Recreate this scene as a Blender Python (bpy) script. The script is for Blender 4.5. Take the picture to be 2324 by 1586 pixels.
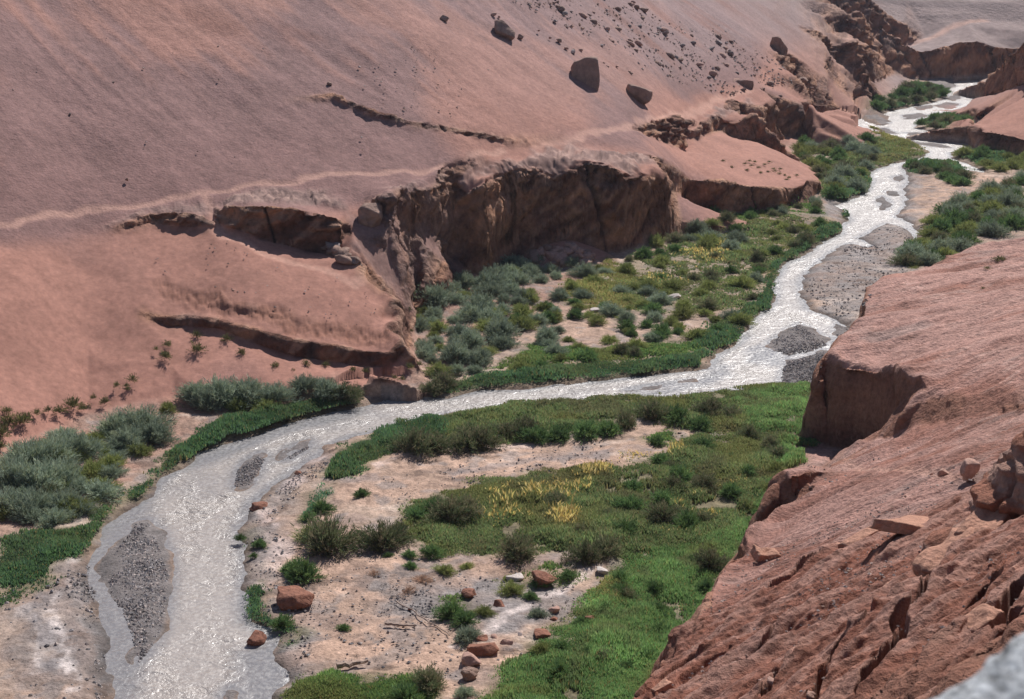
import bpy, bmesh, math, random, time
import numpy as np
from mathutils import Vector, Matrix
from mathutils.geometry import delaunay_2d_cdt
T0 = time.time()
scene = bpy.context.scene
for o in list(bpy.data.objects): bpy.data.objects.remove(o)
COL = scene.collection

# ------------------------------------------------------------------ camera, sky, sun, exposure
CAMZ = 40.0; PITCH = math.radians(16.5); FPX = 1407.0
cam_d = bpy.data.cameras.new('camera'); cam = bpy.data.objects.new('camera', cam_d); COL.objects.link(cam)
cam.location = (0, 0, CAMZ); cam.rotation_euler = (math.radians(90) - PITCH, 0, 0)
cam_d.sensor_width = 36; cam_d.lens = FPX / 1024 * 36; cam_d.clip_start = 0.5; cam_d.clip_end = 3000
cam_d.dof.use_dof = True; cam_d.dof.focus_distance = 85; cam_d.dof.aperture_fstop = 2.4
scene.camera = cam
SUN_EL = math.radians(48); SUN_AZ = math.radians(25)          # azimuth measured from +Y (view direction) to the right
world = bpy.data.worlds.new("World"); scene.world = world; world.use_nodes = True
nt = world.node_tree; sky = nt.nodes.new('ShaderNodeTexSky'); sky.sky_type = 'NISHITA'; sky.sun_disc = False
sky.sun_elevation = SUN_EL; sky.sun_rotation = SUN_AZ; sky.altitude = 1500; sky.dust_density = 0.6
bg = nt.nodes['Background']; bg.inputs[1].default_value = 0.075; nt.links.new(sky.outputs[0], bg.inputs[0])
sun_d = bpy.data.lights.new('sun', 'SUN'); sun_d.energy = 4.9; sun_d.angle = math.radians(0.53); sun_d.color = (1.0, 0.955, 0.91)
sun = bpy.data.objects.new('sun', sun_d); COL.objects.link(sun)
sdir = Vector((math.sin(SUN_AZ) * math.cos(SUN_EL), math.cos(SUN_AZ) * math.cos(SUN_EL), math.sin(SUN_EL)))
sun.rotation_euler = sdir.to_track_quat('Z', 'Y').to_euler(); sun.location = sdir * 200
scene.view_settings.view_transform = 'Standard'; scene.view_settings.look = 'None'
scene.view_settings.exposure = 0.18; scene.view_settings.gamma = 1.0
scene.render.engine = 'CYCLES'

# ------------------------------------------------------------------ picking points: (u, v) on a 2323 px wide view
KU = 1024 / 2323.0
cp, sp_ = math.cos(PITCH), math.sin(PITCH)
def ray(u, v):
    x = (u * KU - 512) / FPX; yy = (349.5 - v * KU) / FPX
    return x, cp + yy * sp_, -sp_ + yy * cp
def P(u, v, z):
    d = ray(u, v); t = (z - CAMZ) / d[2]; return (d[0] * t, d[1] * t, z)
def W(u, D, z):                                              # a point at ground distance D in the direction of column u
    d = ray(u, 700); h = math.hypot(d[0], d[1]); return (d[0] / h * D, d[1] / h * D, z)
def ztop(u, v, D):
    d = ray(u, v); return CAMZ + d[2] * D / math.hypot(d[0], d[1])
def gd(p): return math.hypot(p[0], p[1])

# ------------------------------------------------------------------ numpy noise
rng = np.random.default_rng(7)
_T = rng.random(65536).astype(np.float32)
def _h2(ix, iy, s): return _T[((ix * 73856093) ^ (iy * 19349663) ^ (s * 83492791)) & 65535]
def _h3(ix, iy, iz, s): return _T[((ix * 73856093) ^ (iy * 19349663) ^ (iz * 50331653) ^ (s * 83492791)) & 65535]
def vn2(x, y, s=0):
    x0 = np.floor(x); y0 = np.floor(y); fx = (x - x0).astype(np.float32); fy = (y - y0).astype(np.float32)
    ix = x0.astype(np.int64); iy = y0.astype(np.int64)
    fx = fx * fx * (3 - 2 * fx); fy = fy * fy * (3 - 2 * fy)
    a = _h2(ix, iy, s); b = _h2(ix + 1, iy, s); c = _h2(ix, iy + 1, s); d = _h2(ix + 1, iy + 1, s)
    return (a + (b - a) * fx) * (1 - fy) + (c + (d - c) * fx) * fy
def vn3(x, y, z, s=0):
    x0 = np.floor(x); y0 = np.floor(y); z0 = np.floor(z)
    fx = (x - x0).astype(np.float32); fy = (y - y0).astype(np.float32); fz = (z - z0).astype(np.float32)
    ix = x0.astype(np.int64); iy = y0.astype(np.int64); iz = z0.astype(np.int64)
    fx = fx * fx * (3 - 2 * fx); fy = fy * fy * (3 - 2 * fy); fz = fz * fz * (3 - 2 * fz)
    def L(k):
        a = _h3(ix, iy, iz + k, s); b = _h3(ix + 1, iy, iz + k, s); c = _h3(ix, iy + 1, iz + k, s); d = _h3(ix + 1, iy + 1, iz + k, s)
        return (a + (b - a) * fx) * (1 - fy) + (c + (d - c) * fx) * fy
    l0 = L(0); return l0 + (L(1) - l0) * fz
def fb2(x, y, sc, o=4, s=0, g=0.5):                          # about -1..1
    r = np.zeros(np.shape(x), np.float32); a = 1.0; t = 0
    for k in range(o):
        r += a * (vn2(x / sc + 17.3 * k, y / sc - 9.1 * k, s + k) * 2 - 1); t += a; a *= g; sc *= 0.5
    return r / t * 1.6
def fb3(x, y, z, sc, o=4, s=0, g=0.5):
    r = np.zeros(np.shape(x), np.float32); a = 1.0; t = 0
    for k in range(o):
        r += a * (vn3(x / sc + 17.3 * k, y / sc - 9.1 * k, z / sc + 3.7 * k, s + k) * 2 - 1); t += a; a *= g; sc *= 0.5
    return r / t * 1.6
def sst(a, b, x): t = np.clip((x - a) / (b - a), 0, 1); return t * t * (3 - 2 * t)

def seg_dist(x, y, pts, closed=False):
    d = np.full(x.shape, 1e9, np.float32)
    n = len(pts)
    for i in range(n if closed else n - 1):
        ax, ay = pts[i][:2]; bx, by = pts[(i + 1) % n][:2]
        dx, dy = bx - ax, by - ay; L = dx * dx + dy * dy + 1e-9
        t = np.clip(((x - ax) * dx + (y - ay) * dy) / L, 0, 1)
        d = np.minimum(d, (x - ax - t * dx) ** 2 + (y - ay - t * dy) ** 2)
    return np.sqrt(d)
def inside(x, y, pts):
    r = np.zeros(x.shape, bool); n = len(pts); j = n - 1
    for i in range(n):
        xi, yi = pts[i][:2]; xj, yj = pts[j][:2]
        if yi != yj:
            r ^= ((yi > y) != (yj > y)) & (x < (xj - xi) * (y - yi) / (yj - yi) + xi)
        j = i
    return r
def sdf(x, y, pts, R=6.0):                                   # positive inside, metres, clamped at -R outside
    out = np.full(x.shape, -R, np.float32)
    xs = [p[0] for p in pts]; ys = [p[1] for p in pts]
    m = (x > min(xs) - R) & (x < max(xs) + R) & (y > min(ys) - R) & (y < max(ys) + R)
    if m.any():
        a, b = x[m], y[m]; d = seg_dist(a, b, pts, True); out[m] = np.clip(np.where(inside(a, b, pts), d, -d), -R, 1e9)
    return out
def poly(lst, z=0.0): return [P(u, v, z) for u, v in lst]

# ------------------------------------------------------------------ terrain control lines
VERT = []; EDGE = []
def add_line(pts, link=True):
    b = len(VERT); VERT.extend(pts)
    if link: EDGE.extend((b + i, b + i + 1) for i in range(len(pts) - 1))
def cliff(lst, lean=0.05):                                   # (u, v_base, z_base, v_top)
    base = [P(u, v, z) for u, v, z, _ in lst]; top = []
    for (u, v, z, vt), b in zip(lst, base):
        D = gd(b); h = max(ztop(u, vt, D) - z, 0.3); D2 = D + 0.25 + lean * h
        k = D2 / D; top.append((b[0] * k, b[1] * k, ztop(u, vt, D2)))
    add_line(base); add_line(top)
def rim(lst, off, zb=0.0, mid=None):                         # a silhouette edge with the ground dropping away behind it
    top = [P(*q) for q in lst]; add_line(top)
    add_line([(p[0] + off[0], p[1] + off[1], zb if zb is not None else p[2] - mid) for p in top])
PN = (-0.764, 0.645)
TRAIL = [(-300,512,14.6),(-150,505,14.4),(0,495,14.2),(200,475,13.6),(300,462,13.8),(450,435,14.2),(560,415,14.5),(700,395,14.8),(800,390,14.7),(900,387,14.6),(1000,378,14.2),(1120,354,14.3),(1200,335,14.4),(1330,312,14.2),(1430,292,13.7),(1520,264,12.8),(1600,240,11.6),(1650,223,11.2)]
TOE = [(-300,1220,.7),(-150,1150,.7),(0,1080,.7),(100,1010,.7),(200,962,.7),(300,945,.7),(400,928,.7),(500,935,.6),(600,935,.6),(700,922,.6),(800,906,.5),(900,905,.5),(975,855,.6)]
def dn(u, v, dz=0.0):                                        # the even sand slope between toe and trail, raised by dz
    Db = np.interp(u, [q[0] for q in TOE], [gd(P(*q)) for q in TOE]); Dt = np.interp(u, [q[0] for q in TRAIL], [gd(P(*q)) for q in TRAIL])
    zt = np.interp(u, [q[0] for q in TRAIL], [q[2] for q in TRAIL]); s = (zt - .6) / (Dt - Db)
    d = ray(u, v); h = math.hypot(d[0], d[1]); t = -d[2] / h; D = (CAMZ - .6 + s * Db - dz) / (s + t)
    return (d[0] / h * D, d[1] / h * D, CAMZ - t * D)
def dl(*l, link=True): add_line([dn(*q) for q in l], link)
def dcl(l, lean=.05): cliff([(u, v, dn(u, v, dz)[2], vt) for u, v, dz, vt in l], lean)
_hs = ([-300,0,600,1000,1160,1300,1400,1500,1600,1700,1800,1870], [.53,.50,.43,.37,.31,.26,.21,.18,.17,.20,.15,.17])
_ht = ([q[0] for q in TRAIL] + [1700,1800,1870], [gd(P(*q)) for q in TRAIL] + [279,284,308], [q[2] for q in TRAIL] + [10.8,8.0,4.6])
def hill(u, v, dz=0.0):                                      # the big left hillside, about 30 degrees
    d = ray(u, v); h = math.hypot(d[0], d[1]); t = -d[2] / h; s = np.interp(u, *_hs); Dt = np.interp(u, _ht[0], _ht[1]); zt = np.interp(u, _ht[0], _ht[2])
    D = (CAMZ - dz - zt + s * Dt) / (s + t); return (d[0] / h * D, d[1] / h * D, CAMZ - t * D)
def pl(*l, link=True): add_line([P(*q) for q in l], link)
# toe of the left slope
pl((-300,1220,.7),(-150,1150,.7),(0,1080,.7),(100,1010,.7),(200,962,.7),(300,945,.7),(400,928,.7),(500,935,.6),(600,935,.6),(700,922,.6),(800,906,.5))
cliff([(812,905,.3,898),(828,903,.15,880),(866,902,.1,843),(900,906,.1,853),(944,908,.1,868),(958,897,.2,882)])
pl((975,855,.6),(955,800,.7),(945,760,.8),(940,720,.9),(958,692,1.0),(1044,662,1.0))
# trail
pl(*TRAIL)
# bands in the left terrace
dcl([(245,528,0,519),(300,522,-.3,494),(345,508,-.5,476),(400,520,-.7,464),(440,524,-.7,467),(472,520,-.2,494)])
dl((486,470,.2),(492,505,.2),(505,532,.3))
dcl([(500,502,.2,470),(530,530,-.5,446),(600,555,-1.2,446),(650,570,-1.6,450),(700,584,-1.9,458),(735,590,-2.0,464),(768,574,-1.2,470),(786,530,-.2,500)])
pl((540,436,13.9),(650,430,13.6),(750,425,13.6))
pl((800,600,8.3),(860,622,6.5),(915,660,4.6),(938,692,2.2))
dl((800,420,.2),(815,470,.3),(800,540,.2)); pl((880,520,10.2),(900,560,8.7),(960,590,6),(1010,600,4.5),link=False); pl((880,580,7.8),(930,620,5.6),link=False)
cliff([(945,661,2.4,642),(965,667,2.1,625),(1000,668,1.8,617),(1030,655,1.6,615),(1036,640,1.8,622)])
# lower ledge
dcl([(304,712,.2,704),(340,735,-.6,710),(386,755,-1.2,714),(429,750,-1.2,711),(501,755,-1.1,718),(594,790,-1.3,739),(679,815,-1.4,761),(760,825,-1.4,772),(830,835,-1.2,789),(884,835,-1.0,796),(908,810,-.6,766)])
dl((361,628,.3),(458,657,.3),(547,689,.5),(626,703,.5),(700,712,.6),(787,722,.6),(870,735,.4))
dl((380,668,.1),(458,680,-.1),(547,706,0),(626,722,0),(700,735,.1),(787,745,.1))
pl((837,845,1.9),(916,848,1.4))
dl((170,540,.2),(260,610,.5),(310,690,.6),(360,752,.3),(390,820,.0))
pl((880,680,5.5),(900,720,4.0),(920,790,1.8),link=False)
dl((700,640,.5),(560,600,.5),(450,580,.5),(0,700,.2),(0,900,-.3),(200,700,0),(200,850,-.3),(-150,700,.2),(-150,900,-.3),(0,600,.4),(600,870,-.4),(760,880,-.2),link=False)
# big cliff
cliff([(878,470,12.4,428),(905,500,10.4,424),(944,529,8.3,424),(985,545,6.6,408),(1030,566,4.5,411),(1062,625,1.5,422),(1102,632,1.1,395),(1134,607,1.2,390),(1166,598,1.2,378),(1209,596,1.0,372),(1268,592,1.0,392),(1290,590,1.0,374),(1338,585,1.0,355),(1373,580,1.0,361),(1409,577,1.0,380),(1440,570,1.0,393),(1481,556,1.0,386),(1506,548,1.0,394),(1525,540,1.0,434),(1549,532,1.0,500)], 0.04)
pl((1250,345,14.0),(1330,338,13.9),(1420,350,12.6),(1480,345,11.9),link=False)
# scarp cracks above the trail
def hcliff(l, dz=0.9):
    add_line([hill(u, v) for u, v in l])
    add_line([(p[0] + PN[0] * .5, p[1] + PN[1] * .5, p[2] + dz) for p in [hill(u, v) for u, v in l]])
hcliff([(760,222),(850,262),(930,285),(1000,300),(1070,312),(1130,318),(1190,322)], 1.0)
# sand bench right of the big cliff
cliff([(1470,362,11.0,353),(1500,392,8.8,365),(1529,440,5.0,379),(1565,490,1.2,393),(1636,488,1.0,397),(1708,484,1.0,411),(1794,470,1.0,418),(1830,464,1.0,415),(1848,440,.9,404)], 0.04)
pl((1811,379,4.7),(1786,350,5.4),(1762,337,5.9)); pl((1822,372,.9),(1800,342,.9),(1778,326,.9))
cliff([(1545,312,9.2,290),(1583,315,8.6,290),(1590,306,8.3,276),(1633,306,7.0,262),(1672,322,5.8,263),(1706,326,5.0,245)])
cliff([(1712,308,4.5,230),(1761,323,1.8,233),(1815,316,1.2,233),(1828,288,1.0,232),(1846,268,.9,236),(1900,262,.9,247),(1937,266,.8,256)])
pl((1550,340,8.0),(1650,360,6.7),(1720,350,5.6),link=False); pl((1640,243,11.0),link=False)
# hillside
for u in range(-300, 1651, 150):
    for v in (-60, 60, 150, 230, 300, 370, 420):
        tv = np.interp(u, [q[0] for q in TRAIL], [q[1] for q in TRAIL])
        if v < tv - 55 and not (700 < u < 1300 and v > 210): VERT.append(hill(u, v))
VERT.extend([hill(u_, v_) for u_ in (1740, 1800, 1870) for v_ in (-40, 50, 120, 170)] + [W(1700,279,10.8), W(1800,284,8.2), W(1870,310,4.8)])
for u_, l_ in {1920:((345,165),(368,118),(392,50),(420,0)),1950:((400,100),(415,50)),2000:((432,50),(458,0)),2030:((414,99),)}.items():
    for D_, v_ in l_: VERT.append(W(u_, D_, ztop(u_, v_, D_)))
pl((2100,92,9.8),(2150,64,13),(2200,50,15)); pl((2323,60,14),(2323,0,20),(2100,0,20),(2200,0,20),(2500,50,15),(2500,0,21),link=False)
pl((1937,268,.8),(1960,262,.8),(2010,238,.8),(2060,205,.8),(2074,184,.8)); pl((1930,232,2.2),(1965,200,3),(2000,180,3),(2030,166,3))
cliff([(1965,113,9,106),(1994,127,6.5,108),(2037,156,2.5,108),(2072,179,.8,112),(2120,179,.8,105),(2173,177,.8,88),(2208,176,.8,87),(2244,174,.8,100),(2300,172,.8,104),(2400,172,.8,104),(2520,172,.8,104)])
for q in [(-300,230,62),(0,225,68),(600,255,72),(1160,330,90),(1500,400,90),(1750,420,56),(1870,480,45),(2000,540,48),(2100,560,48),(2323,560,48),(2520,560,48)]: VERT.append(W(*q)); VERT.append(W(q[0], q[1] + 330, q[2] + 90))
# right bank, far
cliff([(2216,219,.5,180),(2232,224,1.0,172),(2250,222,2.5,157),(2270,216,4,125),(2300,208,6,92),(2340,198,8,66),(2420,190,9,60),(2520,185,9,50)])
add_line([W(2222,368,.7), W(2250,372,1), W(2300,385,1), W(2420,392,1), W(2520,392,1)]); add_line([W(2240,356,5), W(2300,345,12.5), W(2420,345,16), W(2520,345,18)])
cliff([(2160,265,.4,258),(2190,272,.5,247),(2212,282,.6,256),(2204,300,.5,272),(2199,321,.4,277),(2226,341,.4,286),(2262,344,.5,293),(2323,357,.6,308),(2420,372,.6,325),(2520,385,.6,338)])
pl((2260,250,6),(2323,240,7.5),(2420,235,9),(2520,235,10)); pl((2240,230,4),(2205,245,2.0))
# valley floor
add_line([W(1864,219,.8), W(1858,226,.8), W(1846,236,.8)]); pl((1930,430,.2),(1960,415,.2),(1990,380,.2),(2010,350,.2),(1950,480,.3),(1900,470,.3),(2020,310,.3),link=False)
pl((0,1250,.5),(0,1450,.4),(0,1650,.4),(-300,1450,.5),(200,1100,.5),(400,1000,.3),(700,1200,.3),(1000,1200,.4),(1300,1100,.5),(1300,1300,.6),(700,1500,.3),(1000,1400,.4),(1300,1480,.5),(1600,1000,.4),(1600,1150,.6),(1750,980,.4),(1780,700,.2),(1400,700,.5),(1200,750,.5),(1600,600,.5),(1800,530,.4),(1900,400,.3),(1850,330,.9),(2100,450,.3),(2250,420,.5),(2250,480,.8),(2050,300,.2),(2150,210,.3),(2420,440,.9),(2520,470,1.0),(2100,560,.6),(2000,620,.4),link=False)
# near mesa on the right bank
rim([(1862,800,7.7),(1905,765,7.4),(1930,742,7.3),(1958,715,7.2),(1957,690,7.0),(1972,660,6.9),(1985,640,6.8)],(-1.3,.6),.2)
rim([(2000,634,6.8),(2050,622,7.1),(2110,605,7.4),(2185,562,7.6),(2230,548,8.0),(2323,532,8.8),(2430,520,9.5),(2540,515,10)],(-.6,2.2),.5)
cliff([(1862,1000,.1,804),(1885,1015,.1,805),(1920,1024,.3,807),(1976,1017,1.5,818),(2012,1000,3,828),(2030,960,5.5,845),(2060,900,8.0,868),(2085,880,9.0,852),(2112,885,9.2,878)], 0.03)
pl((1883,1050,1.2),(1904,1023,2.6),(1940,1007,4.0),(1990,1000,5.2),(2020,965,6.6),(2040,935,7.8),(2060,908,8.4))
cliff([(2005,1000,5.4,995),(2040,990,6.3,982),(2087,975,7.2,965),(2180,957,9,946),(2269,942,10.5,928),(2350,935,12,920),(2540,925,15,905)],0.3)
pl((2200,800,10.5),(2323,800,12.5),(2323,700,11.3),(2200,700,9.6),(2100,700,8.7),(2000,750,8),(2323,620,10),(2150,620,8.3),(2100,780,9),(2200,890,10.4),(2323,870,12.3),(2100,905,8.7),(1950,790,7.9),(2540,620,11.8),(2540,800,15),link=False)
pl((2269,970,11.2),(2250,1000,12.4),(2323,1000,14),(2150,1030,10.5),(2000,1040,6.8),(1950,1060,6),(1880,1062,4.8),(2150,1085,12.6),(2250,1080,15),(2323,1060,17),(2540,1000,17),(2540,1100,24),link=False)
rim([(1845,1056,4.9),(1800,1062,5.3),(1779,1067,5.5),(1762,1080,5.4)],(-1.6,1.2),.4)
cliff([(1757,1172,2.1,1084),(1775,1165,3.0,1072),(1800,1140,4.2,1066),(1835,1095,5,1062)])
rim([(1733,1174,5.0),(1700,1190,5.4),(1680,1204,5.6),(1676,1225,5.4)],(-1.8,1.2),.4)
pl((1672,1262,3.9),(1700,1262,5),(1760,1245,6.4))
S4 = [(1654,1269,8.5),(1640,1290,8.8),(1626,1315,9),(1610,1350,9.3),(1608,1372,9.5),(1586,1392,10.3),(1560,1410,11),(1540,1437,11.5),(1529,1483,11.2),(1500,1520,12),(1465,1556,12.8),(1440,1580,13.2),(1420,1640,13.6)]
rim(S4,(-1.6,.6),None,4.0)
add_line([(P(*q)[0] - 3.8, P(*q)[1] + 2.5, .5) for q in S4])
pl((1850,1100,6.5),(1800,1180,4.9),(1760,1280,9.3),(1700,1290,8.6),(1850,1200,9.5),(1950,1200,12.3),(2000,1150,12),(2100,1150,15.3),(2200,1150,18.3),(2200,1200,19.5),(2323,1130,21),(2323,1200,23),(1700,1400,12.5),(1800,1300,13.3),(1900,1300,15.8),(2000,1300,18.2),(2100,1300,20.4),(2200,1300,22.5),(2323,1300,25),(1700,1500,15.5),(1600,1500,13.5),(1600,1580,15.5),(1800,1400,16),(1800,1500,18),(1900,1500,20.3),(2000,1400,20.5),(2000,1500,22.3),(2150,1400,23.5),(2323,1400,27),(2150,1500,25.5),(2323,1500,29.2),(1700,1640,18.3),(1900,1640,22.5),(2100,1640,26.5),(2323,1640,31.3),(2540,1640,33),(2540,1300,28),link=False)
for q in [(1160,2,36.5),(2540,2,37.2),(-300,2,36),(2323,5,35.3),(2540,5,35.9),(-300,5,31),(1700,10,32.3),(1160,12,26),(600,12,20),(-300,12,18),(1300,30,11),(1160,45,2.5),(600,45,.8),(0,50,.5),(-300,50,.5)]: VERT.append(W(*q))

# ------------------------------------------------------------------ triangulate, rasterise to a polar height grid
vc, ve, vf, ov, oe, of_ = delaunay_2d_cdt([Vector((p[0], p[1])) for p in VERT], EDGE, [], 0, 1e-4)
VZ = []
for i, o in enumerate(ov):
    if o: VZ.append(VERT[o[0]][2])
    else:
        best = sorted(((v[0] - vc[i][0]) ** 2 + (v[1] - vc[i][1]) ** 2, v[2]) for v in VERT)[:3]
        VZ.append(sum(b[1] / (b[0] + .01) for b in best) / sum(1 / (b[0] + .01) for b in best)); print('cdt split near', vc[i])
NA, NR = 1000, 4200
A0, A1 = math.radians(-29.0), math.radians(27.0)
D0, D1 = 2.5, 860.0
az = np.linspace(A0, A1, NA); lr = np.linspace(math.log(D0), math.log(D1), NR)
SA, CA = np.sin(az), np.cos(az); RR = np.exp(lr)
Z = np.full((NA, NR), np.nan, np.float32)
for f in vf:
    for k in range(1, len(f) - 1):
        a, b, c = f[0], f[k], f[k + 1]
        X = [vc[i][0] for i in (a, b, c)]; Y = [vc[i][1] for i in (a, b, c)]; ZZ = [VZ[i] for i in (a, b, c)]
        an = [math.atan2(x, y) for x, y in zip(X, Y)]; ds = [math.hypot(x, y) for x, y in zip(X, Y)]
        i0 = max(0, int((min(an) - A0) / (A1 - A0) * (NA - 1))); i1 = min(NA - 1, int((max(an) - A0) / (A1 - A0) * (NA - 1)) + 1)
        mn = min(ds)                                        # nearest point of the triangle may be on an edge
        for q in range(3):
            dx, dy = X[(q + 1) % 3] - X[q], Y[(q + 1) % 3] - Y[q]; L = dx * dx + dy * dy + 1e-12
            t = min(1, max(0, -(X[q] * dx + Y[q] * dy) / L)); mn = min(mn, math.hypot(X[q] + t * dx, Y[q] + t * dy))
        j0 = max(0, int((math.log(max(mn, D0)) - lr[0]) / (lr[-1] - lr[0]) * (NR - 1)) - 1); j1 = min(NR - 1, int((math.log(max(max(ds), D0)) - lr[0]) / (lr[-1] - lr[0]) * (NR - 1)) + 2)
        if i1 <= i0 or j1 <= j0: continue
        x = SA[i0:i1 + 1, None] * RR[None, j0:j1]; y = CA[i0:i1 + 1, None] * RR[None, j0:j1]
        det = (Y[1] - Y[2]) * (X[0] - X[2]) + (X[2] - X[1]) * (Y[0] - Y[2])
        if abs(det) < 1e-9: continue
        w0 = ((Y[1] - Y[2]) * (x - X[2]) + (X[2] - X[1]) * (y - Y[2])) / det
        w1 = ((Y[2] - Y[0]) * (x - X[2]) + (X[0] - X[2]) * (y - Y[2])) / det
        w2 = 1 - w0 - w1; m = (w0 >= -1e-5) & (w1 >= -1e-5) & (w2 >= -1e-5)
        sub = Z[i0:i1 + 1, j0:j1]; sub[m] = (w0 * ZZ[0] + w1 * ZZ[1] + w2 * ZZ[2])[m]
for j in range(1, NR): m = np.isnan(Z[:, j]); Z[m, j] = Z[m, j - 1]
for j in range(NR - 2, -1, -1): m = np.isnan(Z[:, j]); Z[m, j] = Z[m, j + 1]
mid_ = NA // 2
for i in range(mid_, NA): m = np.isnan(Z[i]); Z[i, m] = Z[i - 1, m]
for i in range(mid_, -1, -1): m = np.isnan(Z[i]); Z[i, m] = Z[i + 1, m]
def box1(a, r, ax):
    if r < 1: return a
    pad = [(0, 0), (0, 0)]; pad[ax] = (r + 1, r); p = np.pad(a, pad, mode='edge'); c = np.cumsum(p, axis=ax, dtype=np.float64); n = a.shape[ax]
    if ax == 0: return ((c[2 * r + 1:2 * r + 1 + n] - c[:n]) / (2 * r + 1)).astype(np.float32)
    return ((c[:, 2 * r + 1:2 * r + 1 + n] - c[:, :n]) / (2 * r + 1)).astype(np.float32)
def blur(a, ra, rr):
    for _ in range(2): a = box1(box1(a, ra, 0), rr, 1)
    return a
dZ = np.gradient(Z, axis=1) / np.gradient(RR)[None, :]; dA = np.gradient(Z, axis=0) / (RR[None, :] * (az[1] - az[0]))
steep = np.hypot(dZ, dA).astype(np.float32)
cm = sst(1.0, 1.8, steep)
near = np.clip(blur(cm, 5, 14) * 6, 0, 1)
near2 = np.clip(blur(cm, 16, 50) * 8, 0, 1); Zs = blur(Z, 14, 40); Zq = blur(Z, 5, 12); Zm = blur(Z, 1, 4)
Zs = Zs * (1 - near2) + Zq * near2; Zo = Z; Z = Zo * near * .5 + Zm * near * .5 + Zs * (1 - near); lim = np.where(Zo < 1.6, .18, .18 + .1 * np.clip(Zo - 1.6, 0, 5)).astype(np.float32); Z = Zo + np.clip(Z - Zo, -lim - .3, lim)
mp_ = P(1275, 592, 1.0); xg = SA[:, None] * RR[None, :]; yg = CA[:, None] * RR[None, :]; Z += ((Z < 3) * 2.2 * sst(1, 0, np.hypot((xg - mp_[0]) / 8.0, (yg - mp_[1]) / 6.0))).astype(np.float32); del xg, yg
print('tin', round(time.time() - T0, 1))
del Zs, Zm, dA

def zat(x, y, G=None):
    G = Z if G is None else G
    a = (np.arctan2(x, y) - A0) / (A1 - A0) * (NA - 1); r = (np.log(np.maximum(np.hypot(x, y), D0)) - lr[0]) / (lr[-1] - lr[0]) * (NR - 1)
    a = np.clip(a, 0, NA - 1.001); r = np.clip(r, 0, NR - 1.001); ia = a.astype(int); ir = r.astype(int); fa = a - ia; fr = r - ir
    return (G[ia, ir] * (1 - fa) + G[ia + 1, ir] * fa) * (1 - fr) + (G[ia, ir + 1] * (1 - fa) + G[ia + 1, ir + 1] * fa) * fr
def hit(u, v):                                               # first ground point on the line of sight through (u, v)
    d = ray(u, v); h = math.hypot(d[0], d[1]); D = np.exp(np.linspace(math.log(6), math.log(D1), 3000))
    x = d[0] / h * D; y = d[1] / h * D; zr = CAMZ + d[2] / h * D; k = np.nonzero(zat(x, y) > zr)[0]
    k = k[0] if len(k) else len(D) - 1
    return (float(x[k]), float(y[k]), float(min(zr[k], zat(x[k:k + 1], y[k:k + 1])[0])))

# ------------------------------------------------------------------ river outline, bars, ground zones
RIVER = poly([(240,1640),(248,1586),(238,1483),(222,1376),(208,1320),(200,1275),(213,1251),(232,1197),(268,1169),(322,1144),(358,1095),(411,1058),(461,1025),(554,997),(644,964),(751,938),(794,931),(823,920),(866,906),(944,909),(966,900),(1016,904),(1052,893),(1123,884),(1195,884),(1266,871),(1373,864),(1481,850),(1559,841),(1603,836),(1626,805),(1676,775),(1697,739),(1711,721),(1744,703),(1758,668),(1758,635),(1776,600),(1815,586),(1851,557),(1905,530),(1908,512),(1925,500),(1915,480),(1885,466),(1922,456),(1965,436),(1976,411),(1972,390),(2030,372),(2101,354),(2105,343),(2065,329),(1994,308),(1940,284),(1930,268),(1994,257),(2101,236),(2145,225),(2148,213),(2130,203),(2160,190),(2187,181),(2219,179),(2214,200),(2216,222),(2226,230),(2190,243),(2144,261),(2080,282),(2076,290),(2137,304),(2194,318),(2228,341),(2155,347),(2160,358),(2237,388),(2236,394),(2185,385),(2140,366),(2087,366),(2044,373),(2055,393),(2062,411),(2051,429),(2058,461),(2044,483),(2030,492),(2062,503),(2084,528),(2074,550),(2056,520),(2012,507),(1962,534),(1948,540),(1988,558),(1962,563),(1926,552),(1908,560),(1844,606),(1819,639),(1822,671),(1836,703),(1872,714),(1900,725),(1930,748),(1900,760),(1893,790),(1900,870),(1772,876),(1636,889),(1529,900),(1445,901),(1373,908),(1141,922),(1105,936),(1016,940),(973,948),(901,966),(866,982),(800,990),(745,1014),(694,1052),(640,1090),(608,1111),(579,1140),(562,1165),(556,1185),(545,1200),(552,1225),(565,1270),(560,1322),(560,1405),(590,1420),(632,1432),(628,1480),(647,1519),(642,1548),(624,1600),(615,1640)])
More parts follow.
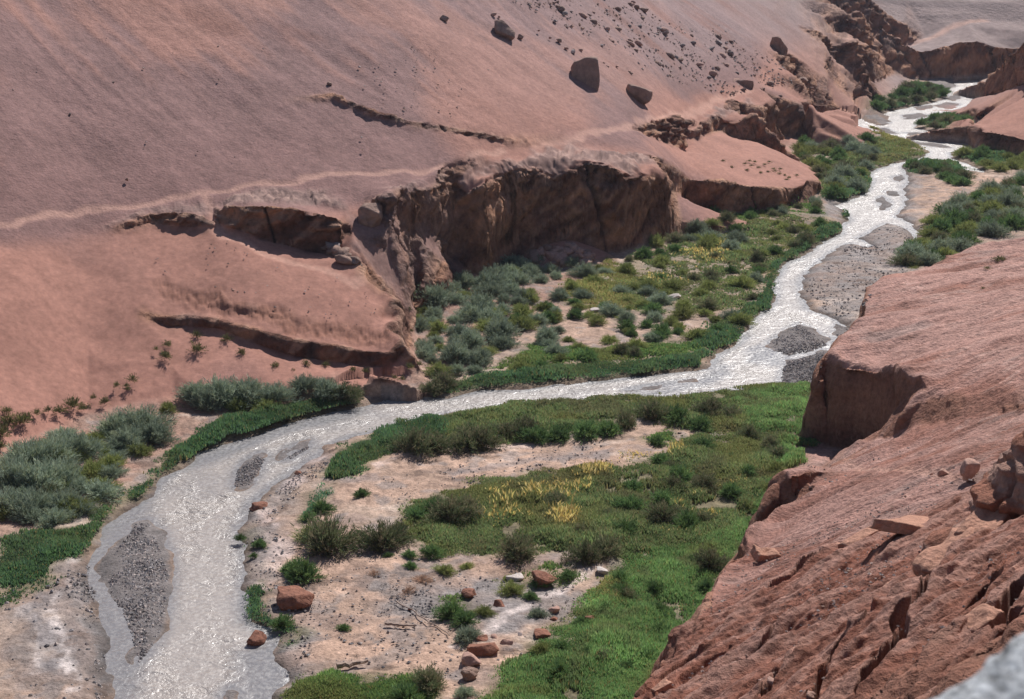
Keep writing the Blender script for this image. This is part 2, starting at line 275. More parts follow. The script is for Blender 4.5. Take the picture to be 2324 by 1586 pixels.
BARS = [poly(l) for l in [
 [(311,1177),(270,1215),(250,1247),(236,1276),(243,1322),(265,1369),(297,1430),(315,1503),(336,1480),(361,1437),(376,1380),(384,1310),(380,1255),(365,1210),(336,1174)],
 [(533,1106),(536,1072),(558,1043),(590,1024),(606,1033),(586,1072),(565,1101)],
 [(630,1042),(661,1010),(701,998),(706,1008),(694,1022),(665,1040),(640,1046)],
 [(1745,777),(1790,745),(1811,732),(1840,745),(1870,765),(1875,785),(1830,800),(1790,806),(1762,797)],
 [(1772,871),(1775,840),(1790,820),(1830,810),(1870,798),(1900,800),(1910,880)],
 [(1893,742),(1905,735),(1935,750),(1960,770),(1900,762)],
 [(1990,450),(2002,444),(2014,452),(2022,465),(2010,477),(1998,470)],
 [(2008,433),(2030,434),(2043,444),(2022,444)],[(2024,402),(2040,396),(2050,404),(2036,412)],
 [(1960,268),(1990,266),(2020,278),(2000,284)],[(2050,300),(2085,300),(2120,312),(2080,312)],[(2080,322),(2130,326),(2160,336),(2110,332)],[(2035,318),(2070,318),(2100,328),(2060,328)],
 [(2045,262),(2085,256),(2110,262),(2080,270),(2055,270)],[(2120,240),(2150,232),(2180,236),(2150,246)],[(2140,222),(2170,215),(2182,221),(2160,228)],[(2075,243),(2110,238),(2115,244),(2085,249)],
 [(1980,290),(2010,290),(2040,303),(2010,302)],[(2100,184),(2160,184),(2170,196),(2140,205),(2105,198)],
 [(1420,884),(1480,872),(1560,862),(1580,864),(1500,876),(1440,886)],[(512,1570),(528,1556),(542,1575),(535,1600),(515,1600)]]]
# (name, polygon): what the floor is made of
ZN = {k: [poly(l) for l in v] for k, v in {
 'sand': [[(600,1180),(680,1170),(790,1180),(830,1260),(1000,1290),(1200,1280),(1330,1300),(1240,1400),(1200,1470),(1130,1586),(720,1586),(660,1540),(640,1430),(650,1380),(600,1330)],
          [(860,1060),(1000,1010),(1300,1010),(1500,960),(1580,990),(1450,1060),(1200,1090),(940,1140),(800,1170),(760,1130)],
          [(0,1360),(150,1290),(200,1340),(225,1480),(240,1586),(0,1640)],
          [(1160,740),(1220,705),(1350,740),(1390,770),(1330,800),(1200,790)],[(1340,610),(1370,640),(1365,680),(1340,640)],[(1395,650),(1440,680),(1400,690)],
          [(1290,680),(1400,720),(1400,740),(1300,720)],[(1600,690),(1640,690),(1650,730),(1600,735)],[(1690,640),(1710,640),(1710,680),(1680,680)],[(1450,585),(1520,575),(1500,600),(1430,600)],
          [(2065,410),(2150,395),(2280,400),(2280,440),(2150,480),(2060,490)],[(1840,620),(1950,560),(2030,590),(1960,680),(1860,700)],[(1150,760),(1220,700),(1380,720),(1380,780),(1160,790)],[(2090,185),(2200,185),(2210,200),(2100,205)],
          [(1640,800),(1680,790),(1600,840),(1500,850),(1540,820)]],
 'gravel':[[(1800,640),(1900,560),(2010,500),(2080,490),(2070,620),(1990,660),(1960,740),(1900,740)],[(2040,380),(2100,370),(2070,480),(2000,520)],[(1930,285),(1960,275),(2020,300),(2040,330),(1960,330)],
          [(1740,800),(1880,790),(1870,880),(1770,880)],[(560,1170),(640,1080),(720,1050),(620,1200),(640,1340),(560,1400)],[(0,1470),(70,1380),(160,1290),(240,1290),(260,1586),(0,1586)],[(640,1420),(690,1440),(720,1586),(620,1600)],
          [(900,1340),(1100,1320),(1330,1380),(1330,1430),(1100,1450),(900,1400)],[(1850,330),(1950,340),(1990,370),(1900,380)],[(1860,460),(1960,440),(1910,500),(1860,500)]],
 'redsoil':[[(0,1050),(200,960),(400,930),(830,905),(800,960),(500,980),(300,1080),(150,1180),(0,1230)],[(940,900),(960,700),(1100,640),(1300,610),(1400,590),(1340,700),(1200,740),(1000,880)],[(1560,490),(1850,465),(1850,520),(1600,540)]]}.items()}
# grass areas: polygon, colour kind, height, density
GR = [
 ([(0,1400),(0,1240),(90,1215),(190,1200),(260,1150),(330,1100),(400,1030),(450,1000),(520,965),(640,935),(740,915),(822,908),(822,922),(751,938),(644,964),(554,997),(461,1025),(411,1058),(358,1092),(322,1144),(268,1169),(232,1200),(205,1255),(140,1300),(110,1340),(0,1395)],'deep',1.0,1.1),
 ([(1000,890),(1060,870),(1180,850),(1300,835),(1480,820),(1600,800),(1626,805),(1600,838),(1480,850),(1373,862),(1266,870),(1190,882),(1120,883),(1050,892),(970,900)],'deep',.8,.9),
 ([(1100,855),(1200,790),(1330,800),(1430,790),(1560,780),(1650,740),(1700,720),(1690,765),(1630,800),(1480,825),(1250,845)],'green',.6,.8),
 ([(1560,800),(1560,770),(1640,735),(1690,700),(1730,660),(1745,610),(1790,570),(1850,530),(1900,510),(1908,530),(1852,557),(1815,588),(1776,600),(1758,640),(1758,668),(1744,703),(1711,721),(1697,740),(1676,776),(1626,804)],'deep',.9,1.0),
 ([(1380,620),(1500,580),(1600,530),(1750,500),(1880,500),(1900,515),(1840,560),(1770,600),(1740,650),(1700,700),(1600,720),(1430,720),(1380,680)],'mixed',.45,.55),
 ([(1240,690),(1380,600),(1450,640),(1440,740),(1340,720)],'yellow',.5,.6),
 ([(1540,530),(1620,510),(1760,480),(1850,470),(1880,500),(1750,505),(1600,535)],'green',.4,.7),
 ([(1850,395),(1950,330),(2050,320),(2100,345),(2100,355),(2030,372),(1972,388),(1976,411),(1960,440),(1900,460),(1850,450)],'mixed',.6,.8),
 ([(1960,400),(1976,405),(1968,436),(1920,458),(1860,462),(1850,440),(1930,440)],'deep',.8,1),
 ([(1960,300),(2060,315),(2108,345),(2050,365),(1990,380),(1960,370),(2020,350)],'yellow',.5,.7),
 ([(1940,262),(1960,240),(2040,225),(2060,200),(2080,190),(2140,200),(2148,222),(2100,236),(2000,256)],'deep',.9,.9),
 ([(1950,200),(2000,180),(2050,170),(2060,190),(1980,220)],'green',.4,.3),
 ([(2080,282),(2140,262),(2200,270),(2200,318),(2140,304)],'deep',.9,1),
 ([(2155,350),(2230,345),(2323,350),(2323,390),(2240,388),(2170,360)],'deep',.7,1),
 ([(2050,370),(2100,366),(2180,372),(2200,420),(2150,415),(2130,390),(2070,400)],'deep',.8,.9),
 ([(2050,610),(2080,560),(2100,510),(2180,450),(2260,430),(2323,420),(2323,520),(2200,550),(2150,600),(2060,622)],'mixed',.6,.8),
 ([(1905,485),(1955,480),(1950,500),(1915,500)],'deep',.7,1),
 ([(740,1095),(760,1050),(820,1010),(900,965),(1000,945),(1040,970),(1000,1020),(900,1040),(840,1080),(780,1100)],'deep',1.05,1.0),
 ([(960,950),(1120,935),(1150,922),(1400,908),(1540,898),(1640,888),(1850,872),(1860,960),(1840,1030),(1700,1000),(1540,985),(1440,960),(1380,990),(1200,1000),(1040,1030),(1000,1000)],'mixed',.7,1.0),
 ([(1640,895),(1850,872),(1870,980),(1850,1030),(1780,1060),(1680,1000)],'bright',.8,1.1),
 ([(1460,1010),(1530,980),(1540,1010),(1480,1020)],'green',.4,1),
 ([(900,1160),(1100,1100),(1250,1080),(1450,1065),(1560,1000),(1700,985),(1790,1050),(1770,1150),(1700,1250),(1600,1300),(1480,1270),(1300,1280),(1180,1275),(1020,1270),(900,1230)],'mixed',.75,1.1),
 ([(1430,640),(1480,600),(1600,560),(1700,560),(1640,620),(1500,680)],'straw',.5,.35),([(1450,1230),(1560,1130),(1700,1080),(1680,1180),(1560,1250)],'straw',.8,.55),
 ([(1000,1180),(1100,1120),(1250,1090),(1400,1080),(1420,1100),(1300,1190),(1130,1220),(1020,1210)],'straw',.8,.24),
 ([(1200,1190),(1330,1170),(1340,1230),(1230,1240)],'straw',.8,.6),
 ([(1260,1090),(1420,1060),(1560,1010),(1620,1020),(1500,1080),(1300,1130)],'straw',.8,.4),
 ([(1100,1586),(1180,1500),(1280,1440),(1350,1360),(1400,1270),(1540,1250),(1660,1180),(1760,1080),(1800,1040),(1850,1050),(1780,1180),(1690,1290),(1640,1400),(1560,1500),(1500,1600),(1440,1700),(1080,1700)],'bright',.85,1.15),
 ([(1340,1420),(1350,1340),(1400,1300),(1460,1350),(1440,1430)],'yellow',1.0,.8),
 ([(565,1340),(600,1330),(640,1400),(690,1440),(650,1480),(640,1440),(580,1410)],'deep',.6,1),
 ([(640,1586),(660,1555),(800,1540),(960,1540),(1020,1590),(1000,1660),(640,1660)],'green',.8,1),
 ([(680,1190),(700,1140),(760,1110),(760,1140),(720,1170)],'teal',.6,.9),
 ([(1000,1370),(1060,1350),(1080,1420),(1010,1410)],'green',.6,.9),
 ([(1120,1330),(1190,1300),(1290,1290),(1330,1330),(1240,1350),(1140,1350)],'green',.5,.5),
 ([(540,1200),(575,1195),(600,1240),(560,1250)],'teal',.5,.7),
]
print('setup', round(time.time() - T0, 1))

# near rock fissures (pixel polylines) and footpaths
CR = [([(2345,1290),(2300,1335),(2245,1380),(2200,1440),(2140,1495),(2065,1550),(2040,1590)],.3,1.6),([(2240,1325),(2200,1380),(2145,1430),(2100,1490),(2055,1550)],.26,1.5),([(2150,1270),(2118,1310),(2100,1340),(2085,1385),(2050,1410),(2040,1440),(2030,1480),(1975,1540),(1950,1580)],.24,1.5),
      ([(1843,1452),(1800,1490),(1770,1530),(1725,1590)],.28,1.4),([(1915,1470),(1875,1515),(1860,1560),(1850,1600)],.17,1.2),([(1650,1490),(1600,1540),(1530,1600)],.22,1.2),([(2330,1400),(2290,1440),(2240,1490)],.22,1.0),([(2080,1210),(2020,1245),(1960,1265)],.22,.9),([(1740,1480),(1690,1520),(1640,1560)],.16,.8),([(2330,1350),(2290,1400),(2260,1450)],.25,1.2),([(1960,1350),(1930,1400),(1880,1440),(1830,1490)],.1,.5),
      ([(2323,1150),(2260,1180),(2200,1230),(2150,1270),(2100,1290)],.3,1.0),([(1850,1280),(1790,1330),(1730,1370)],.12,.5),([(2010,1390),(1960,1440),(1900,1500)],.08,.4),([(1700,1380),(1650,1430),(1600,1480)],.12,.5),([(1780,1420),(1740,1460),(1690,1500)],.08,.4)]
def big(l): return [hit(u, v) for u, v in l]
CRW = [(big(l), w, d) for l, w, d in CR]
PATHS = [(big([(-100,503),(0,496),(200,476),(330,458),(450,437),(560,416),(700,398),(800,392),(900,387),(1000,378),(1080,364),(1140,342)]),.5),
         (big([(1350,312),(1430,292),(1520,265),(1600,240),(1650,222),(1700,206)]),.7),
         (big([(1200,325),(1300,318),(1380,305)]),.6),
         (big([(1960,104),(2000,100),(2050,98),(2100,90),(2140,72),(2180,55),(2230,48)]),1.6),(big([(1900,160),(1915,140),(1950,108)]),.8),
         (big([(1880,1050),(1950,1062),(2050,1078),(2150,1086)]),.35),(big([(460,440),(480,470),(495,505),(520,535),(600,575),(700,600),(800,640),(880,670),(930,700)]),.6)]

# ------------------------------------------------------------------ adaptive polar mesh
NC, NRW = 1500, 1950
vpx = 349.5 - FPX * np.tan(np.arctan((Z - CAMZ) / RR[None, :]) + PITCH)
dens = np.abs(np.gradient(vpx, axis=1))
dens[:, RR < 16] *= .15
nearpatch = ((RR > 18) & (RR < 78))[None, :] * ((az > math.radians(3)) & (az < math.radians(23)))[:, None]
dens = np.minimum(dens, 40) + 0.08 + .5 * nearpatch + 2.2 * (steep > 1.5) * (vpx < 760) * (vpx > -30)
dens = blur(dens, 6, 1)
BND = [2.5, 20, 32, 45, 60, 76, 90, 100, 112, 124, 138, 152, 168, 184, 200, 220, 245, 275, 320, 380, 430, 860]
bi = [int(round((math.log(b_) - lr[0]) / (lr[-1] - lr[0]) * (NR - 1))) for b_ in BND]; inb = dens[(az > math.radians(-21)) & (az < math.radians(21))]
tot = [np.percentile(inb[:, a_:b_].sum(1), 93) for a_, b_ in zip(bi[:-1], bi[1:])]; nb = [max(12, int(t_ / sum(tot) * NRW)) for t_ in tot]; nb[-1] += NRW - sum(nb)
caz = np.linspace(A0, A1, NC); RW = np.empty((NC, NRW), np.float64)
for i in range(NC):
    a = i / (NC - 1) * (NA - 1); k = min(int(a), NA - 2); f = a - k; dd = dens[k] * (1 - f) + dens[k + 1] * f; r0 = 0
    for a_, b_, n_ in zip(bi[:-1], bi[1:], nb):
        c_ = np.concatenate([[0], np.cumsum(dd[a_:b_])]); c_ /= c_[-1]; last = b_ == bi[-1]
        RW[i, r0:r0 + n_] = np.exp(np.interp(np.linspace(0, 1, n_, endpoint=last), c_, lr[a_:b_ + 1])); r0 += n_
X = np.sin(caz)[:, None] * RW; Y = np.cos(caz)[:, None] * RW
H = zat(X, Y).astype(np.float64)
print('rows', nb, round(time.time() - T0, 1)); del vpx, dens
X0, Y0 = X.copy(), Y.copy()
GS = zat(X, Y, steep).astype(np.float32)
MES = poly([(1848,1010),(1858,800),(1905,765),(1930,742),(1957,690),(1985,640)], 7) + poly([(2050,622),(2185,562),(2323,532),(2560,515)], 8) + [W(2560, 3, 0), W(1160, 2.6, 0), (-8, 30, 0), (-6, 44, 0)] + poly([(1415,1640),(1440,1580),(1500,1520),(1540,1437),(1608,1372),(1654,1265)], 11) + poly([(1672,1262),(1676,1204),(1733,1172),(1757,1165),(1760,1078),(1800,1060),(1850,1056),(1880,1050)], 4.5)
mesd = sdf(X, Y, MES, 8); mesa = sst(-1.8, .4, mesd)
floor = (1 - sst(.9, 1.9, H)) * (1 - mesa)
def big_(l): return [hit(u, v) for u, v in l]
CAPS = [big_(l) for l in ([(860,425),(940,418),(1000,400),(1120,372),(1230,362),(1320,348),(1420,355),(1500,378),(1515,400),(1430,400),(1300,385),(1150,398),(1000,425),(900,436)], [(240,528),(290,492),(350,470),(460,455),(478,478),(400,476),(340,490)], [(480,455),(540,436),(650,432),(750,440),(790,490),(740,475),(600,460),(510,470)], [(1180,372),(1240,345),(1320,340),(1310,360),(1200,385)], [(1600,262),(1640,240),(1710,232),(1712,250),(1640,275)])]
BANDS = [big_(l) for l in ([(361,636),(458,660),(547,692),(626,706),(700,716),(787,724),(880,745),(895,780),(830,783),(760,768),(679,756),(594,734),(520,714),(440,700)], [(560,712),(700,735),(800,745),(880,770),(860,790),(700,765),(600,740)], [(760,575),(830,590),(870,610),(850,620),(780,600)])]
SLABZ = [big_(l) for l in ([(862,468),(905,505),(944,534),(985,550),(1028,570),(1040,600),(1034,614),(960,620),(935,648),(915,685),(880,645),(850,618),(790,580),(800,500)],)]
xw = X + fb2(X, Y, 2.5, 3, 151) * 1.0; yw = Y + fb2(X, Y, 2.5, 3, 153) * 1.0
def zone(L_, soft=.9):
    r_ = np.zeros(H.shape, np.float32)
    for p_ in L_: r_ = np.maximum(r_, sst(-soft, soft, sdf(xw, yw, p_, 3)))
    return r_
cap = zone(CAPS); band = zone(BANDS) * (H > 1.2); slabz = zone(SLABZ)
rock = sst(.85, 1.4, GS) * (1 - floor * .8) * (1 - .9 * slabz * sst(1.7, 1.3, GS))
rock = np.clip(blur(rock.astype(np.float32), 1, 2) * 1.3, 0, 1)
D = RW
wx = X + fb2(X, Y, 9, 3, 5) * 1.2; wy = Y + fb2(X, Y, 9, 3, 9) * 1.2
# river carving
fm = (H < 2.6) & (mesd < 1) & (GS < .9)
rv = np.full(H.shape, 6.0, np.float32); br = np.full(H.shape, -6.0, np.float32)
xs, ys = X[fm], Y[fm]; jx = fb2(xs, ys, 2.2, 3, 21) * .45; jy = fb2(xs, ys, 2.2, 3, 25) * .45
rvf = -sdf(xs + jx, ys + jy, RIVER, 6.0); brf = np.full(xs.shape, -6, np.float32)
for b in BARS: brf = np.maximum(brf, sdf(xs + jx * 1.2, ys + jy * 1.2, b, 4.0))
rv[fm] = rvf; br[fm] = brf
bankh = np.minimum(H, .05 + .28 * np.clip(rv, 0, 9))
H = np.where(fm & (rv < 4), np.where(rv > 0, bankh, np.maximum(.35 * rv, -.35)), H)
H = np.where(fm & (br > -1), np.maximum(H, np.minimum(.12 * br + .01, .16)), H)
print('carve', round(time.time() - T0, 1))
# gentle relief
open_ = (1 - rock) * (1 - floor)
H += floor * np.where(rv > 0, np.clip(rv, 0, 1), np.clip(br, 0, .4)) * (fb2(X, Y, 5, 4, 31) * .10 + fb2(X, Y, .9, 3, 33) * .07 + np.round(fb2(X, Y, 2.6, 3, 35) * 3) / 3 * .07 * (D < 130))
gul = fb2(X * .9 + Y * .25, Y * .12 - X * .1, 2.6, 3, 41)                     # faint runnels down the slope
run = X * PN[0] + Y * PN[1]; al = X * .645 + Y * .764
leftz = (1 - mesa)
st = fb2(al / 1.0, run / 9.0, 1.6, 4, 43)
H += open_ * leftz * (fb2(X, Y, 16, 4, 45) * .55 + st * .09 * sst(14, 22, H) + fb2(X, Y, 1.3, 3, 47) * .05)
# far rocky buttress
BUT = poly([(1660,-60),(1700,25),(1760,72),(1800,52),(1850,85),(1900,70),(1960,95),(2000,104),(2032,98),(2025,60),(1980,20),(1960,-60)], 17)
but = sst(-3, 9, sdf(X, Y, BUT, 14))
rid = 1 - np.abs(fb2(X * .94 + Y * .3, (Y * .94 - X * .3) * .35, 13, 4, 51))
H += but * (rid * 2.8 - .6 + fb2(X, Y, 5, 3, 52) * 1.4)
H += cap * (np.round(fb2(X, Y, 3.2, 3, 155) * 2.2) / 2.2 * .45 + np.abs(fb2(X, Y, 1.1, 3, 157)) * .35 + .1)
H += band * (fb2(X, Y, .8, 4, 159, .62) * .28 - .12) + slabz * (np.round(fb2(X * .6 + Y * .5, Y * .6 - X * .5, 4, 3, 161) * 2.5) / 2.5 * .3)
# mesa: smooth bedding waves and ledges
bed = X * .35 + Y * .94
ms = mesa * (1 - rock)
H += ms * (fb2(X * .35, Y * 1.2, 7, 4, 61) * .42 + fb2(X * .4, Y * 1.2, 1.6, 4, 63, .65) * .24 + fb2(X, Y, .5, 2, 65) * .025)
nearm = mesa * sst(64, 54, D)
bq = (X * .80 + Y * .60) + fb2(X, Y, 7, 3, 66) * 1.0; cq = (Y * .80 - X * .60)
led = fb2(cq * 2.2, bq * .35, 2.2, 4, 67)
H += nearm * (led * .34 + np.abs(fb2(cq * 2.6, bq * .6, .9, 3, 69)) * .16 + fb2(X, Y, .28, 2, 70) * .03)
# terracing on the near slabs
tq = cq + fb2(X, Y, 4, 3, 71) * .9; fr = tq / 1.9 - np.floor(tq / 1.9)
H += nearm * (sst(.0, .14, fr) - fr) * .62 * sst(-.3, .5, fb2(X, Y, 6, 2, 72))
mcr = mesa > .5
for pts, w, dp in CRW:
    xa = [p[0] for p in pts]; ya = [p[1] for p in pts]
    m = mcr & (X > min(xa) - 2) & (X < max(xa) + 2) & (Y > min(ya) - 2) & (Y < max(ya) + 2)
    if m.any():
        x, y = X[m], Y[m]; d = seg_dist(x + fb2(x, y, 1.3, 3, 75) * .16, y + fb2(x, y, 1.3, 3, 76) * .16, pts)
        H[m] -= dp * sst(w * 1.0, w * .45, d)
        ax, ay = pts[0][:2]; bx, by = pts[-1][:2]; sd_ = np.sign((bx - ax) * (y - ay) - (by - ay) * (x - ax)); H[m] += (.14 + .16 * sd_) * sst(2.2, w, d) * (1 - sst(w * 1.0, w * .45, d))
path = np.zeros(H.shape, np.float32)
for pts, w in PATHS:
    xa = [p[0] for p in pts]; ya = [p[1] for p in pts]
    m = (X > min(xa) - 6) & (X < max(xa) + 6) & (Y > min(ya) - 6) & (Y < max(ya) + 6)
    x, y = X[m], Y[m]; d = seg_dist(x + fb2(x, y, 3, 2, 81) * .5, y + fb2(x, y, 3, 2, 83) * .5, pts)
    k = sst(w * 1.6, w * .3, d); path[m] = np.maximum(path[m], k); H[m] -= .05 * k
path *= (1 - floor) * (1 - rock * .9)
# rock displacement along the surface normal
Pn = np.stack([X, Y, H], -1)
ta = np.gradient(Pn, axis=0); tr = np.gradient(Pn, axis=1); N = np.cross(tr, ta); N /= np.linalg.norm(N, axis=-1, keepdims=True) + 1e-9
N[N[..., 2] < 0] *= -1
del ta, tr
rk = np.clip(rock + but * .6, 0, 1)
m = rk > .02
x, y, z = X[m], Y[m], H[m]; lx = x * .98; s_ = np.clip(gd((0, 150)) / 150 * (D[m] / 150), .35, 1.6)
qs = x * .62 + y * .3 - z * .95; n1 = fb3(x, y, z * .9, 6.0, 4, 91); n2 = (1 - 2.2 * np.abs(fb2(qs, x * .25 + z * .3, 2.4, 4, 93))) * 1.0; n3 = fb3(x, y, z * 3.2, 1.5, 4, 95) * (.7 + 2.2 * sst(8.5, 11.5, z))
cr_ = np.clip(1 - np.abs(fb3(x + z * .22, y, z * .1, 9, 3, 97)) * 16, 0, 1)
dsp = (n1 * 1.0 + n2 * .34 + n3 * .24 - cr_ * .7) * s_
Nm = N[m]; Nm[:, 2] *= .35
m2 = floor[m] > .2; CRK = np.zeros(H.shape, np.float32); CRK[m] = cr_; STV = np.zeros(H.shape, np.float32); STV[m] = n2
k = (rk[m] * dsp * np.where(m2, .5, 1) * (1 - sst(1.5, .9, np.hypot((x - mp_[0]) / 8.0, (y - mp_[1]) / 6.0)) * (z < 4)))[:, None]
Pn[m] += Nm * k
del N
print('disp', round(time.time() - T0, 1), Pn.shape)

# ------------------------------------------------------------------ base colours (albedo, with crack shade painted into the cliffs)
def C(r, g, b): return np.array((r, g, b), np.float32)
def mix(a, b, t): return a + (b - a) * t[..., None]
SAND = C(.405, .215, .16); GRAVEL = C(.25, .155, .143); REDD = C(.27, .135, .10); ROCKB = C(.25, .145, .11); PATHC = C(.62, .40, .32)
FSAND = C(.47, .315, .235); FGRAV = C(.255, .225, .215); FRED = C(.34, .20, .15); MESP = C(.43, .265, .225); MESR = C(.31, .15, .11)
n_a = fb2(X, Y, 22, 4, 101); n_b = fb2(X, Y, 3.0, 4, 103); n_c = fb3(X, Y, H, .55, 2, 105)
col = np.empty(H.shape + (3,), np.float32); col[:] = GRAVEL
sandy = sst(-.25, .5, n_a + .9 * sst(14.5, 11, H) + .35 * st * sst(14, 20, H) + .12)
col = mix(col, SAND * np.ones(1, np.float32), sandy * .75)
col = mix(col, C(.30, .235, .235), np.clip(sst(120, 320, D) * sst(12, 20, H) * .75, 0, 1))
col = mix(col, REDD, sst(.35, .9, fb2(X * .4, Y, 9, 4, 107)) * .5 * sst(15, 20, H))
col *= (1 + .10 * n_b + .10 * n_c)[..., None]
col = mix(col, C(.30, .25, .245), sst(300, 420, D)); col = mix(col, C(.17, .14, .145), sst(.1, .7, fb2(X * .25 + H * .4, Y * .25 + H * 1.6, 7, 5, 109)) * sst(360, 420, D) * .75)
# mesa
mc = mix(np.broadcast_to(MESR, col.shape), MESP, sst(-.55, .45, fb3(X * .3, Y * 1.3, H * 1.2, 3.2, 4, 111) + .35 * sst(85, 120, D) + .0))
mc = mix(mc, C(.54, .37, .32), sst(.25, .75, fb3(X * .35, Y * 1.4, H * 1.4, 1.5, 4, 115, .65)) * .7)
mc = mix(mc, C(.22, .12, .09), sst(.35, .8, fb3(X * .3, Y * 1.5, H * 1.4, 1.1, 4, 117, .65)) * .55)
mc = mix(mc, C(.30, .235, .215), sst(.35, .9, fb2(X * .5, Y, 4, 4, 113)) * .6)
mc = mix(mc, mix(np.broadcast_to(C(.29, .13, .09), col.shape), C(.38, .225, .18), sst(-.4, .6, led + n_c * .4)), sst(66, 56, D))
mc = mc * (1 + .12 * n_b + .12 * n_c)[..., None]
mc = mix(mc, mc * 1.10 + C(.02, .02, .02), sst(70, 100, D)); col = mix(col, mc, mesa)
# rock faces
rc = mix(np.broadcast_to(C(.17, .09, .065), col.shape), C(.44, .255, .165), sst(-.5, .6, fb2(Pn[..., 0] * .62 - Pn[..., 2] * .95, Pn[..., 0] * .2 + Pn[..., 2] * .25, 1.8, 5, 121)))
rc = mix(rc, C(.50, .34, .25), sst(.55, 1.0, STV) * .55); rc = mix(rc, C(.06, .04, .035), CRK * .8); rc = mix(rc, C(.21, .16, .15), sst(.2, .9, fb2(X, H * .7, 5, 3, 123)) * .5) * (1 + .16 * n_c)[..., None]  # cracks coloured near black, standing in for the shade inside them
rc = mix(rc, C(.34, .17, .12), mesa * .6)
col = mix(col, rc, np.clip(rk * 1.1, 0, 1) * (1 - floor * .5))
col = mix(col, PATHC, path * .5)
col = mix(col, mix(np.broadcast_to(C(.21, .15, .135), col.shape), C(.40, .29, .25), sst(-.2, .6, fb2(X, Y, .9, 4, 163))), cap * .85 * (1 - rock * .6))
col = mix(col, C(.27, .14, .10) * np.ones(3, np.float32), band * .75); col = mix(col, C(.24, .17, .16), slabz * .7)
# floor
fl = np.broadcast_to(C(.40, .29, .225), col.shape).copy()
fm = floor > .01
x, y = X[fm], Y[fm]; f = fl[fm]; j1 = fb2(x, y, 3, 4, 131) * 1.6; j2 = fb2(x, y, 3, 4, 133) * 1.6; na = n_b[fm]; nc = n_c[fm]; nbig = fb2(x, y, 7, 5, 135)
f = mix(f, FSAND, sst(-.1, .7, nbig) * .6)
for kname, cc in (('redsoil', FRED), ('sand', FSAND), ('gravel', FGRAV)):
    for p_ in ZN[kname]:
        f = mix(f, cc, sst(-1.2, .8, sdf(x + j1, y + j2, p_, 5)) * np.clip(.85 + .3 * na, 0, 1))
streak = fb2(x * .5 + y * .12, y * 1.0, 2.4, 5, 137)
f = mix(f, C(.17, .115, .09), sst(.3, .75, fb2(x * .45 - y * .1, y, 1.3, 5, 141, .62)) * .8); f = mix(f, C(.30, .22, .185), sst(.15, .7, streak) * .75); f = mix(f, C(.62, .50, .42), sst(.45, .9, -streak) * .45); f = mix(f, FGRAV, sst(.3, .8, fb2(x, y, 1.4, 3, 139)) * .6)
gk = np.zeros(x.shape, np.float32)
for l, kind, hgt, dn in GR: gk = np.maximum(gk, sst(-.8, .8, sdf(x + j1 * .5, y + j2 * .5, poly(l), 3)) * min(dn, 1))
f = mix(f, C(.13, .125, .06), gk * .75)
LN = [([(165,1285),(122,1400),(112,1480),(150,1586)],.45,(.62,.55,.52)),([(60,1390),(92,1480),(60,1570)],.4,(.60,.53,.50)),([(1338,1310),(1262,1350),(1185,1400),(1110,1450),(1040,1480)],.45,(.66,.56,.52)),([(705,1040),(655,1120),(622,1200),(640,1262),(604,1335),(610,1400)],.9,(.56,.44,.40)),
 ([(790,1100),(900,1096),(1100,1075),(1300,1045),(1480,1030)],.7,(.24,.20,.19)),([(82,1330),(84,1420),(104,1500),(90,1590)],.55,(.13,.12,.125)),([(20,1350),(32,1450),(8,1600)],1.1,(.19,.15,.13)),([(150,1400),(175,1480),(190,1590)],.7,(.22,.165,.14)),([(190,1290),(212,1400),(240,1500),(246,1590)],.9,(.19,.175,.17)),([(960,1400),(900,1335),(850,1325)],1.2,(.20,.185,.18)),([(720,1535),(900,1502),(1010,1440)],.8,(.21,.18,.165)),
 ([(1010,1270),(1100,1290),(1300,1285)],.6,(.24,.19,.18)),([(700,1250),(790,1280),(830,1330),(800,1400),(740,1450)],.5,(.22,.15,.12)),([(1345,615),(1365,645),(1362,680)],.8,(.60,.50,.44)),([(1400,655),(1440,670)],.6,(.6,.5,.44)),([(870,1075),(1000,1030),(1250,1015),(1420,990)],.6,(.56,.44,.39))]
for l_, w_, c_ in LN: f = mix(f, C(*c_), sst(w_ * 1.3, w_ * .5, seg_dist(x + j1 * .5, y + j2 * .5, poly(l_))) * sst(-.5, .3, na + nc * .4) * .6)
wet = np.where(rv[fm] > 0, sst(1.0, .1, rv[fm]), 1.0); barm = sst(-.3, .2, br[fm])
f = mix(f, C(.21, .19, .185) , barm * .92)
f = mix(f, f * .55, wet * (1 - barm * .55))
f *= (1 + .12 * na + .22 * nc)[..., None]
fl[fm] = f; col = mix(col, fl, floor)
dry_ = (1 - floor)[..., None]; col = col * (1 - dry_ + dry_ * (np.array((.97, .885, .855), np.float32) * (1 - .10 * mesa)[..., None])); col = np.clip(col, .02, .9); ALP = np.clip(1 - .88 * np.clip(sandy * sst(15.5, 13.5, H) * (1 - rock) * (1 - mesa), 0, 1) * (1 - floor), .12, 1)

